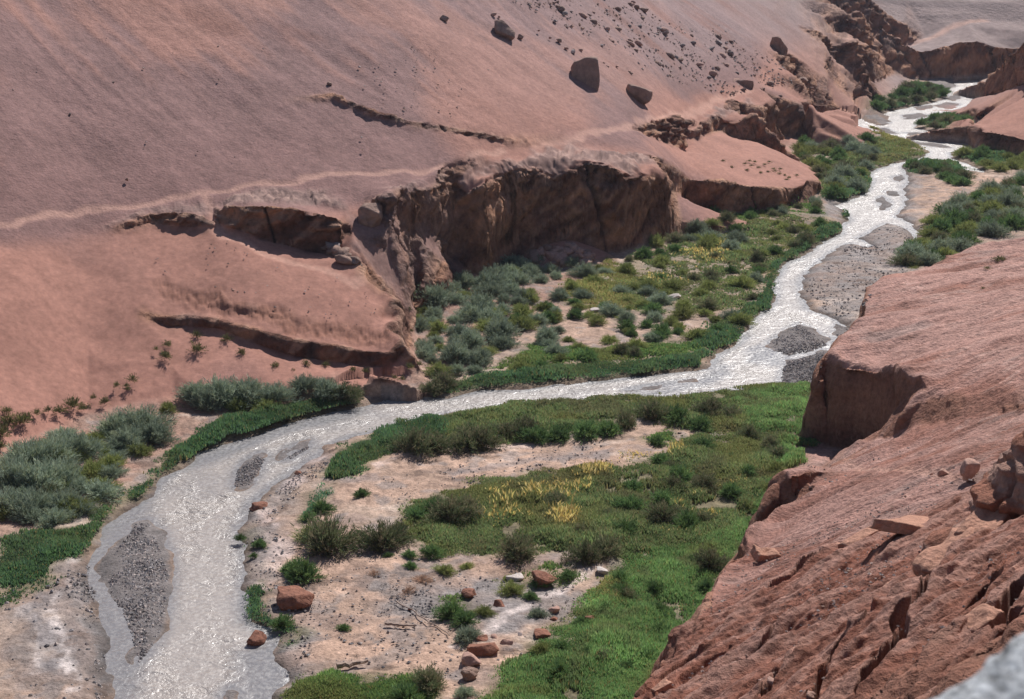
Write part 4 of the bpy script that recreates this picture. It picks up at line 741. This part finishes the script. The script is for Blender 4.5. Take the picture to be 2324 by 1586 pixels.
def fill(lst, kinds, n_, rmin, rmax, where, avoid=1.0, seed=1):
    random.seed(seed); pg = poly(lst, .5); xs = [p[0] for p in pg]; ys = [p[1] for p in pg]; got = []; t = 0
    while len(got) < n_ and t < n_ * 40:
        t += 1; x, y = random.uniform(min(xs), max(xs)), random.uniform(min(ys), max(ys))
        if not inside(np.array([x]), np.array([y]), pg)[0] or sdf(np.array([x]), np.array([y]), RIVER, 2.0)[0] > -.6: continue
        r = random.uniform(rmin, rmax)
        if zat(np.array([x]), np.array([y]))[0] > 2.2: continue
        if any((x - a) ** 2 + (y - b_) ** 2 < (avoid * (r + c)) ** 2 for a, b_, c in got): continue
        got.append((x, y, r)); kind = random.choice(kinds)
        look = {'tamarisk': 'grey green feathery tamarisk', 'dark': 'dark brownish green bush', 'green': 'fresh green leafy bush', 'olive': 'olive green bush', 'scrub': 'sparse dry scrub'}[kind]
        size = 'broad' if r > (rmin + rmax) / 2 else 'compact'
        shrub(kind, x, y, r, f'{size} {look} {where}', look + ' ' + where, random.uniform(.8, 1.1))
fill([(945,760),(950,700),(1040,665),(1120,640),(1180,600),(1210,620),(1200,700),(1180,760),(1130,800),(1110,840),(1000,860),(955,820)], ['tamarisk','tamarisk','tamarisk','olive'], 56, .7, 2.0, 'in the thicket beneath the big cliff', .70, 2)
fill([(1120,640),(1240,600),(1340,600),(1330,660),(1240,720),(1180,700)], ['tamarisk'], 14, .8, 1.5, 'on red soil below the rubble pile', .8, 3)
fill([(1220,700),(1340,620),(1380,600),(1480,640),(1560,700),(1640,720),(1690,690),(1690,740),(1600,770),(1450,790),(1390,740),(1240,730)], ['olive','tamarisk','green','olive'], 44, .7, 1.6, 'on the grassy flat inside the river bend', .75, 4)
fill([(1130,790),(1150,740),(1230,700),(1400,730),(1500,760),(1480,800),(1300,830),(1180,840)], ['tamarisk','green','olive'], 22, .7, 1.4, 'around the pale dried mud of the flat', .9, 5)
fill([(1390,600),(1450,560),(1560,530),(1700,520),(1880,500),(1850,540),(1760,610),(1720,680),(1600,700),(1500,640)], ['olive','olive','dark','tamarisk','green'], 50, .8, 1.8, 'in the dense brush of the middle bend', .72, 6)
fill([(1480,545),(1600,500),(1780,478),(1850,468),(1860,490),(1700,505),(1550,540)], ['tamarisk','dark','green'], 14, .8, 1.4, 'at the foot of the sand bench', .9, 7)
fill([(1775,330),(1830,300),(1900,320),(1960,310),(2000,350),(1960,400),(1940,440),(1860,455),(1850,400),(1810,360)], ['tamarisk','green','olive','dark'], 42, 1.1, 2.4, 'on the flat beyond the sand bench', .75, 8)
fill([(1945,262),(2000,235),(2060,195),(2135,200),(2140,222),(2080,240),(2000,255)], ['green','dark'], 20, 1.6, 2.8, 'on the far left river bank', .8, 9)
fill([(2050,610),(2070,560),(2120,500),(2200,450),(2323,410),(2323,520),(2220,545),(2150,590),(2060,615)], ['olive','dark','green','tamarisk'], 50, 1.2, 2.2, 'behind the red rock terrace', .75, 10)
fill([(2085,285),(2140,265),(2190,275),(2195,315),(2140,300)], ['green','dark'], 10, 1.5, 2.4, 'on the tongue under the right cliff', .8, 11)
fill([(2060,372),(2110,370),(2200,400),(2190,425),(2130,410)], ['green','dark'], 12, 1.3, 2.2, 'along the gravel flat at far right', .8, 12)
fill([(2160,352),(2240,347),(2323,362),(2400,380),(2323,392),(2240,388)], ['green','olive'], 14, 1.3, 2.2, 'below the low right hand cliff', .8, 13)
fill([(0,1080),(100,1010),(230,990),(330,1020),(260,1080),(230,1150),(120,1190),(0,1190)], ['tamarisk','tamarisk','olive'], 30, .8, 1.6, 'in the tamarisk stand at far left', .7, 14)
fill([(1500,1000),(1750,960),(1830,1030),(1700,1200),(1500,1270),(1300,1270),(1250,1180),(1400,1100)], ['green','dark','olive'], 22, .7, 1.2, 'hidden in the tall meadow grass', 1.1, 15)
fill([(1400,1300),(1640,1240),(1600,1400),(1450,1560),(1200,1560),(1280,1450)], ['green'], 16, .6, 1.0, 'in the bright grass below the terrace', 1.2, 16)
for u, v, r in ((2268,592,.8),(2240,610,.4),(2230,655,.3)):
    p = hit(u, v); shrub('scrub', p[0], p[1], r, 'low scrub tuft on the back of the red terrace', 'scrub on the red terrace', .7)
for (u, v) in [(1745,372),(1690,376),(1720,385),(1735,378),(1705,380),(1660,384),(1758,392),(1768,398),(1742,395),(1780,402),(1790,407),(1725,396),(1700,370),(1755,388),(1808,402),(1640,370),(1695,390),(1770,388),(1712,372),(1785,412)]:
    p = hit(u, v - 3); shrub('scrub', p[0], p[1], .45, 'tiny grey green tuft in the rows on the sand bench', 'tufts on the sand bench', .7)
for u, v, r in ((960,1315,.7),(850,1300,.5),(930,1340,.6),(1290,1440,.6)) :
    p = P(u, v, .4); shrub('dry', p[0], p[1], r, 'tangle of brown flood debris twigs on the sand', 'flood debris brush on the sand', .8)
print('shrubs', cnt, round(time.time() - T0, 1))

# ------------------------------------------------------------------ rocks
def rock_mesh(name, seed, sx, sy, sz, cuts=7, amp=.12, sub=3, mat=None, flat=False):
    bm = bmesh.new(); bmesh.ops.create_icosphere(bm, subdivisions=sub, radius=1)
    r = random.Random(seed)
    for v in bm.verts:
        m_ = max(abs(c) for c in v.co); v.co = v.co.lerp(v.co / m_ * .8, .55)
    for _ in range(cuts):
        n_ = Vector((r.gauss(0, 1), r.gauss(0, 1), r.gauss(0, 1))).normalized(); d = r.uniform(.42, .78)
        for v in bm.verts:
            k = v.co.dot(n_) - d
            if k > 0: v.co -= n_ * k * .97
    P_ = np.array([v.co[:] for v in bm.verts]); q_ = fb3(P_[:, 0] + seed, P_[:, 1], P_[:, 2] * 1.6, .9, 4, seed % 50) * amp
    for v, k in zip(bm.verts, q_): v.co *= 1 + float(k); v.co.x *= sx; v.co.y *= sy; v.co.z *= sz
    me = bpy.data.meshes.new(name); bm.to_mesh(me); bm.free()
    for p in me.polygons: p.use_smooth = not flat
    if mat: me.materials.append(mat)
    return me
M_RED = ground_mat('red_boulder', (1.5, 4, 16), 1.0, .35, attr=False, base=(.27, .125, .085), bdist=.16)
M_PINK = ground_mat('pink_stone', (2, 6, 20), 1.0, .3, attr=False, base=(.42, .26, .21), bdist=.06)
M_BRN = ground_mat('brown_boulder', (.6, 1.6, 6), 1.0, .3, attr=False, base=(.31, .205, .165), bdist=.4)
M_GRY = ground_mat('grey_stone', (2, 6, 20), 1.0, .3, attr=False, base=(.26, .21, .20), bdist=.08)
M_WHT = ground_mat('pale_stone', (2, 6, 20), 1.0, .25, attr=False, base=(.55, .48, .44), bdist=.06)
M_GRAN = ground_mat('speckled_granite', (7, 24, 70), 1.0, .9, attr=False, base=(.36, .37, .38), bdist=.02)
def boulder(u, v, w, h, label, mat, seed, cat='boulder', dep=None, tilt=0, name='boulder', z=None, sink=.22, rz=None, sub=4, cuts=8, amp=.14, grp=None):
    """w, h: size in picture units at its place; the foot is at (u, v)"""
    p = P(u, v, z) if z is not None else hit(u, v); k = math.sqrt(p[0] ** 2 + p[1] ** 2 + (CAMZ - p[2]) ** 2) / (FPX / KU)
    W_ = w * k * .5; H_ = h * k * .5 * (1.3 if mat is not M_RED else .86); W_ *= 1.15 if mat is not M_RED else .98; dp_ = dep * k * .5 if dep else W_ * .85
    o = link(name, rock_mesh(name, seed, W_, dp_, H_, cuts, amp, sub, mat), label=label, category=cat)
    zb_ = p[2] if z is not None else min(p[2], float(zat(np.array([p[0]]), np.array([p[1] + dp_ * .5]))[0]) + .15 * H_)
    o.location = (p[0], p[1] + dp_ * .5, zb_ + H_ * (1 - sink) * (.5 if z is None else 1)); o.rotation_euler = (0, tilt, rz or 0)
    if grp: o['group'] = grp
    return o
boulder(1330, 192, 62, 70, 'tall upright brown boulder with a notched top on the slope', M_BRN, 3, tilt=-.08, cuts=6)
boulder(1452, 236, 62, 60, 'blocky brown boulder with a grey slanting top near the trail', M_BRN, 8, cuts=9)
boulder(1140, 82, 56, 42, 'two humped brown boulder high on the slope', M_BRN, 12)
boulder(1180, 88, 18, 12, 'small dark stone just right of the humped boulder', M_BRN, 13, name='stone', cat='stone')
boulder(1007, 46, 20, 16, 'lone round brown rock highest on the left slope', M_BRN, 14, name='stone', cat='stone')
boulder(1770, 118, 42, 40, 'heart shaped brown boulder below the far buttress', M_BRN, 15)
boulder(842, 515, 56, 62, 'dark craggy outcrop in the gully between the cliffs', M_BRN, 16, dep=60, cuts=5, amp=.25, name='rock_outcrop', cat='outcrop')
boulder(1300, 121, 12, 10, 'pale stone just above the tall upright boulder', M_WHT, 17, name='stone', cat='stone')
boulder(1688, 198, 46, 22, 'largest dark block at the lower end of the rockfall', M_BRN, 18); boulder(1822, 187, 26, 16, 'dark wedge shaped block beyond the rockfall', M_BRN, 19)
boulder(748, 192, 12, 8, 'small black stone on the upper gravel slope', M_BRN, 20, name='stone', cat='stone'); boulder(287, 409, 7, 7, 'small black stone above the trail at left', M_BRN, 21, name='stone', cat='stone')
# foreground boulders
boulder(668, 1382, 96, 60, 'large orange red boulder among reeds beside the river', M_RED, 31, z=.2, rz=.2, cuts=9)
boulder(583, 1466, 64, 42, 'red brown slab boulder standing in the river shallows', M_RED, 32, z=-.1, rz=-.2, cuts=10)
boulder(588, 1163, 56, 24, 'flat dark red slab at the water edge below the gravel spit', M_RED, 33, z=.0, cuts=10)
boulder(676, 1080, 18, 14, 'small red rock on the pebble spit', M_RED, 34, z=.15)
boulder(1232, 1337, 78, 50, 'big orange boulder in the bushes on the sand flat', M_RED, 35, z=.35, cuts=9)
boulder(1165, 1322, 42, 14, 'flat pale slab left of the big orange boulder', M_WHT, 36, z=.4, cuts=6)
boulder(1064, 1362, 46, 28, 'red boulder beside the green bush pair', M_RED, 37, z=.35)
boulder(1133, 1383, 32, 26, 'small twin lobed orange rock between grass tufts', M_RED, 38, z=.35)
boulder(1100, 1494, 92, 40, 'long orange boulder near the bottom of the sand flat', M_RED, 39, z=.35, rz=.1, cuts=10)
boulder(1093, 1458, 32, 20, 'brown rock behind the long orange boulder', M_RED, 40, z=.35)
boulder(1257, 1396, 26, 16, 'rounded pink rock on the rubble patch', M_PINK, 41, z=.4); boulder(1255, 1410, 24, 14, 'red rock in front of the rounded pink rock', M_RED, 42, z=.4)
boulder(1230, 1452, 56, 20, 'broken dark red rubble block in the gravel', M_RED, 43, z=.35, amp=.3); boulder(1148, 1470, 34, 18, 'grey pink rock right of the long boulder', M_PINK, 44, z=.35)
boulder(1336, 1412, 26, 22, 'dark red rock at the edge of the tall grass', M_RED, 45, z=.4); boulder(1070, 1515, 48, 26, 'pink brown rock below the long orange boulder', M_PINK, 46, z=.35)
boulder(1066, 1546, 42, 22, 'brown clod of earth at the bottom of the flat', M_BRN, 47, z=.35, amp=.3); boulder(930, 1386, 12, 9, 'small red stone beside the driftwood pole', M_RED, 48, z=.35, name='stone', cat='stone')
boulder(1365, 1305, 30, 14, 'pale slab at the meadow edge', M_WHT, 49, z=.45); boulder(1350, 710, 24, 9, 'white slab on dried mud in the river bend', M_WHT, 50, z=.4)
boulder(1530, 680, 38, 12, 'long pale slab among the olive bushes', M_WHT, 51, z=.4); boulder(835, 1058, 30, 8, 'small pale rock', M_WHT, 52, z=.3) if False else None
boulder(1380, 1062 - 60, 1, 1, 'x', M_WHT, 53) if False else None
# rocks on the terrace
boulder(2198, 1085, 46, 48, 'layered pinkish boulder at the foot of the rock pinnacle', M_PINK, 61, cuts=6, amp=.2)
boulder(2142, 1078, 26, 16, 'dark little boulder left of the layered boulder', M_PINK, 62); boulder(2112, 1078, 10, 7, 'tiny dark stone on the terrace path', M_PINK, 63, name='stone', cat='stone')
def slab(u, v, w, th, dep, label, seed, rz=0., rx=0., ry=0., mat=None, lift=.0):
    p = hit(u, v); k = gd(p) / (FPX / KU) * 1.08; W_, T_, D_ = w * k / 2, th * k / 2, dep * k / 2
    bm = bmesh.new(); bmesh.ops.create_cube(bm, size=2); bmesh.ops.subdivide_edges(bm, edges=bm.edges[:], cuts=11, use_grid_fill=True)
    bm.verts.ensure_lookup_table(); A = np.array([x.co[:] for x in bm.verts]); n3 = fb3(A[:, 0] * 1.3 + seed, A[:, 1] * 1.3, A[:, 2] * .7, .8, 4, seed % 40); n4 = fb2(A[:, 0] + seed * 3.1, A[:, 1], 1.1, 3, seed % 30)
    for x, a_, b_ in zip(bm.verts, n3, n4):
        ed = 1 - .16 * abs(x.co.x) ** 3 - .10 * abs(x.co.y) ** 3
        x.co.x *= W_ * (1 + .16 * a_) ; x.co.y *= D_ * (1 + .22 * b_); x.co.z = x.co.z * T_ * ed * (1 + .2 * a_) + T_ * .35 * b_
    me = bpy.data.meshes.new('rock_slab'); bm.to_mesh(me); bm.free(); me.materials.append(mat or M_SLAB)
    for q_ in me.polygons: q_.use_smooth = True
    o = link('rock_slab', me, label=label, category='rock slab'); o.location = (p[0], p[1], p[2] + lift); o.rotation_euler = (rx, ry, rz); return o
M_SLAB = ground_mat('slab_rock', (1.8, 6, 24), 1.0, .3, attr=False, base=(.44, .235, .165), bdist=.12)
slab(2085, 1205, 120, 26, 190, 'broad overhanging rock slab casting a shadow on the terrace', 71, rz=-.75, rx=-.25, ry=-.12, lift=.22)
slab(1955, 1232, 100, 20, 46, 'narrow tilted slab left of the broad overhanging slab', 72, rz=.5, rx=-.3, ry=-.25, lift=.2)
slab(2255, 1205, 170, 40, 70, 'long upright rock fin running up to the right edge', 73, rz=.75, rx=-.2, ry=-.3, lift=.35)
slab(2145, 1275, 150, 34, 60, 'long rock fin between the two ends of the big crack', 74, rz=.75, rx=-.2, ry=-.3, lift=.25)
slab(2225, 1440, 84, 38, 60, 'loose angular block lying beside the right hand fissure', 75, rz=.5, rx=-.2, ry=-.35, lift=.25)
slab(1735, 1265, 50, 30, 40, 'grey brown angular block on the lower spur', 76, rz=.3, rx=.2, ry=.2, lift=.15)
slab(1940, 1395, 62, 20, 30, 'pale wedge of rock left of the big crack', 77, rz=.5, rx=-.1, ry=-.2, lift=.12)
slab(1885, 1205 + 55, 60, 24, 30, 'dark crumbling ledge block above the orange scar', 78, rz=.4, rx=-.1, ry=-.2, lift=.1)
slab(2020, 1340, 60, 14, 26, 'thin pale edge slab above the big crack', 79, rz=.4, rx=-.1, ry=-.2, lift=.1)
slab(1790, 1530, 60, 22, 24, 'light grey slab near the bottom left fissure', 80, rz=.6, rx=-.1, ry=-.3, lift=.08)
slab(1500, 1565, 46, 16, 26, 'pinkish slab on the lowest spur above the grass', 81, rz=.4, rx=-.1, ry=-.3, lift=.1)
# pinnacle at the right edge
def pinnacle():
    p = W(2392, 46.5, 0); zb = float(zat(np.array([p[0]]), np.array([p[1]]))[0]); nh, na_ = 90, 110; Ht = 24.6 - zb + 2
    h_, a_ = np.meshgrid(np.linspace(0, 1, nh), np.linspace(0, 2 * np.pi, na_, endpoint=False), indexing='ij')
    prof = np.interp(h_, [0, .12, .3, .46, .55, .60, .72, .78, .9, .97, 1], [2.9, 2.2, 1.75, 1.45, 1.75, 1.85, 1.15, 1.25, .95, .7, .05])
    x = np.cos(a_) * prof; y = np.sin(a_) * prof * 1.25; z = h_ * Ht - 2 + x * .25
    cx = p[0] + (1 - h_) * -.4 + h_ * .3; n1 = fb3(x, y, z * 1.6, 1.6, 5, 401); n2 = fb3(x * .3, y * .3, z * 3, 1.1, 3, 403)
    k = 1 + .28 * n1 + .12 * n2 - .30 * np.clip(1 - np.abs(fb3(x, y, z * .4, 1.5, 2, 405)) * 6, 0, 1); V_ = np.stack([cx + x * k, p[1] + y * k, zb + z], -1)
    i_ = np.arange(nh * na_).reshape(nh, na_); j_ = np.roll(i_, -1, 1); F_ = np.stack([i_[:-1], j_[:-1], j_[1:], i_[1:]], -1).reshape(-1, 4)
    c = mix(np.broadcast_to(C(.30, .13, .085), V_.shape), C(.38, .23, .18), sst(-.2, .4, fb2(z * 2.2 + x * .4, x * .3, 1.6, 3, 407)))
    o = link('rock_pinnacle', new_mesh('rock_pinnacle', V_.reshape(-1, 3), F_, c.reshape(-1, 3), True, M_MESA), label='weathered layered rock pinnacle rising at the right edge of the terrace', category='pinnacle')
pinnacle()
# granite in the near corner, right below the camera
def near_rock():
    d = ray(2290, 1640); dd = Vector(d).normalized(); c = Vector((0, 0, CAMZ)) + dd * 4.3
    me = rock_mesh('granite_boulder', 91, .62, .8, .5, 5, .16, 5, M_GRAN); o = link('granite_boulder', me, label='blurred grey speckled granite rock in the near corner', category='boulder')
    o.location = c + Vector((.28, .05, -.54)); o.rotation_euler = (.1, -.42, .3)
near_rock()
# ---- stones: shared low-poly meshes
SM = [[rock_mesh('stone', 500 + i, 1, .85, .65, 6, .12, 2, mt) for i in range(4)] for mt in (M_BRN, M_GRY, M_PINK, M_WHT)]
def stone(x, y, r, mi, label, group, z=None):
    z = float(zat(np.array([x]), np.array([y]))[0]) if z is None else z
    o = bpy.data.objects.new('stone', SM[mi][random.randrange(4)]); COL.objects.link(o); o.location = (x, y, z + r * .25); o.scale = (r * random.uniform(.8, 1.4), r, r * random.uniform(.7, 1.1))
    o.rotation_euler = (random.uniform(-.4, .4), random.uniform(-.4, .4), random.uniform(0, 6.28)); o['label'] = label; o['category'] = 'stone'; o['group'] = group
random.seed(77)
def stones(lst, n_, r0, r1, mis, label, group, pw=3.0, floorz=None):
    us = [q_[0] for q_ in lst]; vs = [q_[1] for q_ in lst]; k = t = 0
    while k < n_ and t < n_ * 30:
        t += 1; u, v = random.uniform(min(us), max(us)), random.uniform(min(vs), max(vs))
        if not inside(np.array([u]), np.array([v]), lst)[0]: continue
        p = P(u, v, floorz) if floorz is not None else hit(u, v); r = r0 + (r1 - r0) * random.random() ** pw
        stone(p[0], p[1], r, random.choice(mis), label, group, p[2]); k += 1
stones([(1160,-20),(1400,-10),(1650,90),(1800,160),(1850,210),(1760,225),(1640,195),(1500,150),(1330,70)], 175, .22, 1.1, (0,0,0,1,2), 'angular stone in the rockfall strewn across the far slope', 'stones of the rockfall on the slope')
stones([(1060,10),(1200,60),(1330,120),(1450,170),(1440,180),(1280,110),(1150,50)], 14, .3, .6, (0,2), 'small stone in the line down past the tall boulders', 'stones in the line past the boulders')
stones([(1205,588),(1235,566),(1285,560),(1330,574),(1350,592),(1330,600),(1220,604)], 110, .3, 1.3, (0,2,2), 'broken block in the rubble pile at the cliff foot', 'blocks of the rubble pile', 2)
stones([(730,560),(760,560),(820,590),(820,602),(760,595)], 24, .4, .95, (0,0,1), 'dark fallen block below the end of the short cliff', 'dark blocks in the gully', 2)
stones([(1100,1440),(1250,1380),(1340,1400),(1330,1450),(1200,1480),(1100,1470)], 26, .1, .32, (2,2,1), 'rounded pink stone on the rubble patch by the grass', 'stones on the rubble patch', 2, .35)
stones([(1640,1400),(1800,1500),(1900,1586),(1600,1586),(1560,1480)], 30, .08, .3, (2,), 'loose pink rock chip on the near slope', 'loose chips on the near slope', 2)
# pebbles: countless, one object per sheet
def pebbles(areas, name, label, cols_, mat):
    A_ = []; 
    for lst, rho, r0, r1 in areas:
        pg = [hit(u, v) for u, v in lst]; xs = [p[0] for p in pg]; ys = [p[1] for p in pg]; n_ = int((max(xs) - min(xs)) * (max(ys) - min(ys)) * rho)
        x = R_.uniform(min(xs), max(xs), n_); y = R_.uniform(min(ys), max(ys), n_); k = inside(x, y, pg) & (fb2(x, y, 2.2, 3, 601) + R_.uniform(-.6, .6, n_) > (-.35 if rho < 50 else -1.2)); A_.append((x[k], y[k], r0 + (r1 - r0) * R_.random(k.sum()) ** 3))
    x, y, r = [np.concatenate([a[i] for a in A_]) for i in range(3)]; z = zat(x, y); n_ = len(x)
    sd_ = -sdf(x, y, RIVER, 3.0); fl_ = z < 1.2; bb = np.full(n_, -3.0)
    for b_ in BARS: bb = np.maximum(bb, sdf(x, y, b_, 3.0))
    z = np.where(fl_, np.where(sd_ > 0, np.minimum(z, .05 + .28 * sd_), np.clip(.12 * bb + .01, 0, .16)), z)
    k = ~(fl_ & (sd_ < .0) & (bb < 0)); x, y, z, r = x[k], y[k], z[k], r[k]; n_ = len(x)
    o8 = np.array([(1,0,0),(0,1,0),(-1,0,0),(0,-1,0),(0,0,1),(0,0,-1)], np.float32); f8 = np.array([(0,1,4),(1,2,4),(2,3,4),(3,0,4),(1,0,5),(2,1,5),(3,2,5),(0,3,5)])
    S = R_.uniform(.6, 1.3, (n_, 6, 1)) * r[:, None, None]; a = R_.uniform(0, 6.28, n_); ca, sa = np.cos(a)[:, None], np.sin(a)[:, None]; q_ = o8[None] * S; q_[..., 2] *= .65
    V_ = np.stack([q_[..., 0] * ca - q_[..., 1] * sa + x[:, None], q_[..., 0] * sa + q_[..., 1] * ca + y[:, None], q_[..., 2] + z[:, None] + r[:, None] * .2], -1).reshape(-1, 3)
    F_ = (f8[None] + (np.arange(n_) * 6)[:, None, None]).reshape(-1, 3); c = np.stack(cols_)[R_.integers(0, len(cols_), n_)] * R_.uniform(.7, 1.3, (n_, 1))
    link(name, new_mesh(name, V_, F_, np.repeat(c, 6, 0), False, mat, nv=3), kind='stuff', label=label, category='pebbles'); print(name, n_)
pebbles([([(236,1280),(311,1177),(336,1176),(384,1297),(361,1437),(315,1510),(265,1369)],150,.03,.14),([(200,1270),(240,1400),(262,1600),(220,1600),(190,1400),(150,1300)],40,.03,.15),([(0,1340),(200,1300),(230,1600),(0,1600)],6,.03,.2),
  ([(533,1104),(536,1060),(586,1025),(604,1036),(565,1100)],120,.03,.12),([(630,1040),(701,998),(694,1022),(640,1047)],120,.03,.12),([(580,1150),(700,1055),(900,985),(760,1040),(620,1180)],30,.03,.13),([(560,1180),(620,1180),(700,1300),(720,1600),(640,1600),(560,1330)],12,.03,.16),
  ([(760,1170),(1000,1290),(1330,1290),(1330,1440),(1150,1586),(700,1586),(700,1300)],9,.02,.13),([(860,1320),(1000,1350),(980,1400),(880,1390)],40,.03,.12),([(850,1090),(1300,1010),(1560,970),(1500,1060),(900,1150)],6,.03,.14),
  ([(1740,780),(1811,732),(1875,775),(1860,870),(1772,870)],52,.05,.16),([(1820,650),(1930,550),(2060,490),(2070,610),(1960,700),(1870,710)],5,.06,.2),([(1480,850),(1600,836),(1640,800),(1620,830),(1560,850)],14,.05,.15)],
  'pebbles', 'grey river pebbles strewn over bars and flood channels', rgbl((.22,.205,.205),(.31,.285,.28),(.15,.14,.145),(.40,.34,.31),(.25,.21,.20)), M_FLOOR)
pebbles([([(800,150),(1000,100),(1300,250),(1400,320),(1100,310),(850,250)],.9,.05,.22),([(0,50),(700,0),(1000,100),(800,380),(200,420),(0,400)],.12,.04,.2),([(1150,0),(1650,60),(1850,210),(1700,215),(1450,160)],1.5,.08,.42),([(240,540),(600,560),(880,700),(800,770),(450,660)],1.2,.03,.14),([(1000,380),(1450,310),(1500,350),(1200,350)],1.0,.05,.25),
  ([(1650,1280),(1900,1150),(2200,1130),(2323,1200),(2323,1500),(1900,1586),(1500,1586),(1560,1430)],10,.015,.09),([(1880,1060),(2150,1000),(2260,1080),(1900,1180),(1760,1180)],3,.03,.12)],
  'scree', 'small stones and scree scattered over the dry slopes', rgbl((.30,.25,.24),(.22,.17,.16),(.40,.30,.26),(.34,.22,.17)), M_SLOPE)
# driftwood
def log(u1, v1, u2, v2, r, label, seg=10, wob=.05):
    a, b_ = Vector(P(u1, v1, .42)), Vector(P(u2, v2, .42)); bm = bmesh.new(); rings = []; dr = (b_ - a); L_ = dr.length; dr.normalize(); s_ = dr.cross(Vector((0, 0, 1))); rr = random.Random(int(u1))
    for i in range(seg + 1):
        c = a + (b_ - a) * i / seg + s_ * rr.uniform(-wob, wob) + Vector((0, 0, r * .8 + rr.uniform(0, wob))); q_ = r * (1 - .45 * i / seg)
        rings.append([bm.verts.new(c + (s_ * math.cos(g * 1.047) + Vector((0, 0, 1)) * math.sin(g * 1.047)) * q_ * rr.uniform(.85, 1.1)) for g in range(6)])
    for i in range(seg):
        for g in range(6): bm.faces.new((rings[i][g], rings[i][(g + 1) % 6], rings[i + 1][(g + 1) % 6], rings[i + 1][g]))
    bm.faces.new(rings[0]); bm.faces.new(rings[-1][::-1]); me = bpy.data.meshes.new('driftwood_log'); bm.to_mesh(me); bm.free(); me.materials.append(M_LOG); link('driftwood_log', me, label=label, category='driftwood')
M_LOG = ground_mat('driftwood', (3, 14, 50), .8, .3, attr=False, base=(.36, .27, .22), bdist=.03)
log(873, 1418, 945, 1423, .09, 'short thick driftwood pole on the pale sand'); log(898, 1365, 1022, 1443, .05, 'long thin bleached branch lying across the sand', 14, .08)
log(765, 1518, 835, 1506, .16, 'twisted pale driftwood trunk at the lower left of the flat', 8, .1)
# ------------------------------------------------------------------ the air
hv = bpy.data.meshes.new('haze'); bm = bmesh.new(); bmesh.ops.create_cube(bm, size=1)
for v in bm.verts: v.co = Vector((v.co.x * 2400, v.co.y * 2400 + 300, (v.co.z + .5) * 420 - 6))
bm.to_mesh(hv); bm.free(); m, n, out = mat_new('haze'); pv = nd(n, 'ShaderNodeVolumePrincipled'); pv.inputs['Density'].default_value = .00009; pv.inputs['Color'].default_value = (.72, .80, 1.0, 1); pv.inputs['Anisotropy'].default_value = .3
n.links.new(pv.outputs[0], out.inputs['Volume']); hv.materials.append(m); link('haze', hv, kind='stuff', label='thin bluish air that pales the far end of the valley', category='haze')
print('all', round(time.time() - T0, 1))

# ------------------------------------------------------------------ look-alikes: say which one by its place among its kind
def pxof(o):
    x, y, z = o.location; dz = z - CAMZ; c = y * cp - dz * sp_; return FPX * x / c, FPX * (y * sp_ + dz * cp) / c
gr_ = {}
for o in COL.objects:
    if o.parent is None and o.get('label') and o.get('group'): gr_.setdefault(o['label'], []).append(o)
for lb, os_ in gr_.items():
    n_ = len(os_)
    if n_ < 2: continue
    os_.sort(key=lambda o: pxof(o)[0]); words = lb.split(); short = ' '.join(words[:11])
    if n_ <= 7:
        od = ['leftmost', 'second from left', 'third from left', 'fourth from left', 'fifth from left', 'sixth from left', 'seventh from left']
        for i, o in enumerate(os_): o['label'] = short + ', ' + (od[i] if i < n_ - 1 else 'rightmost')
    else:
        os_[0]['label'] = short + ', leftmost'; os_[1]['label'] = short + ', second from left'; os_[-1]['label'] = short + ', rightmost'; os_[-2]['label'] = short + ', second from right'
        mid = sorted(os_[2:-2], key=lambda o: pxof(o)[1])
        if len(mid) > 1: mid[0]['label'] = short + ', nearest to camera'; mid[-1]['label'] = short + ', farthest away'
        for o in mid[1:-1]: o['label'] = short + ', among the middle ones'
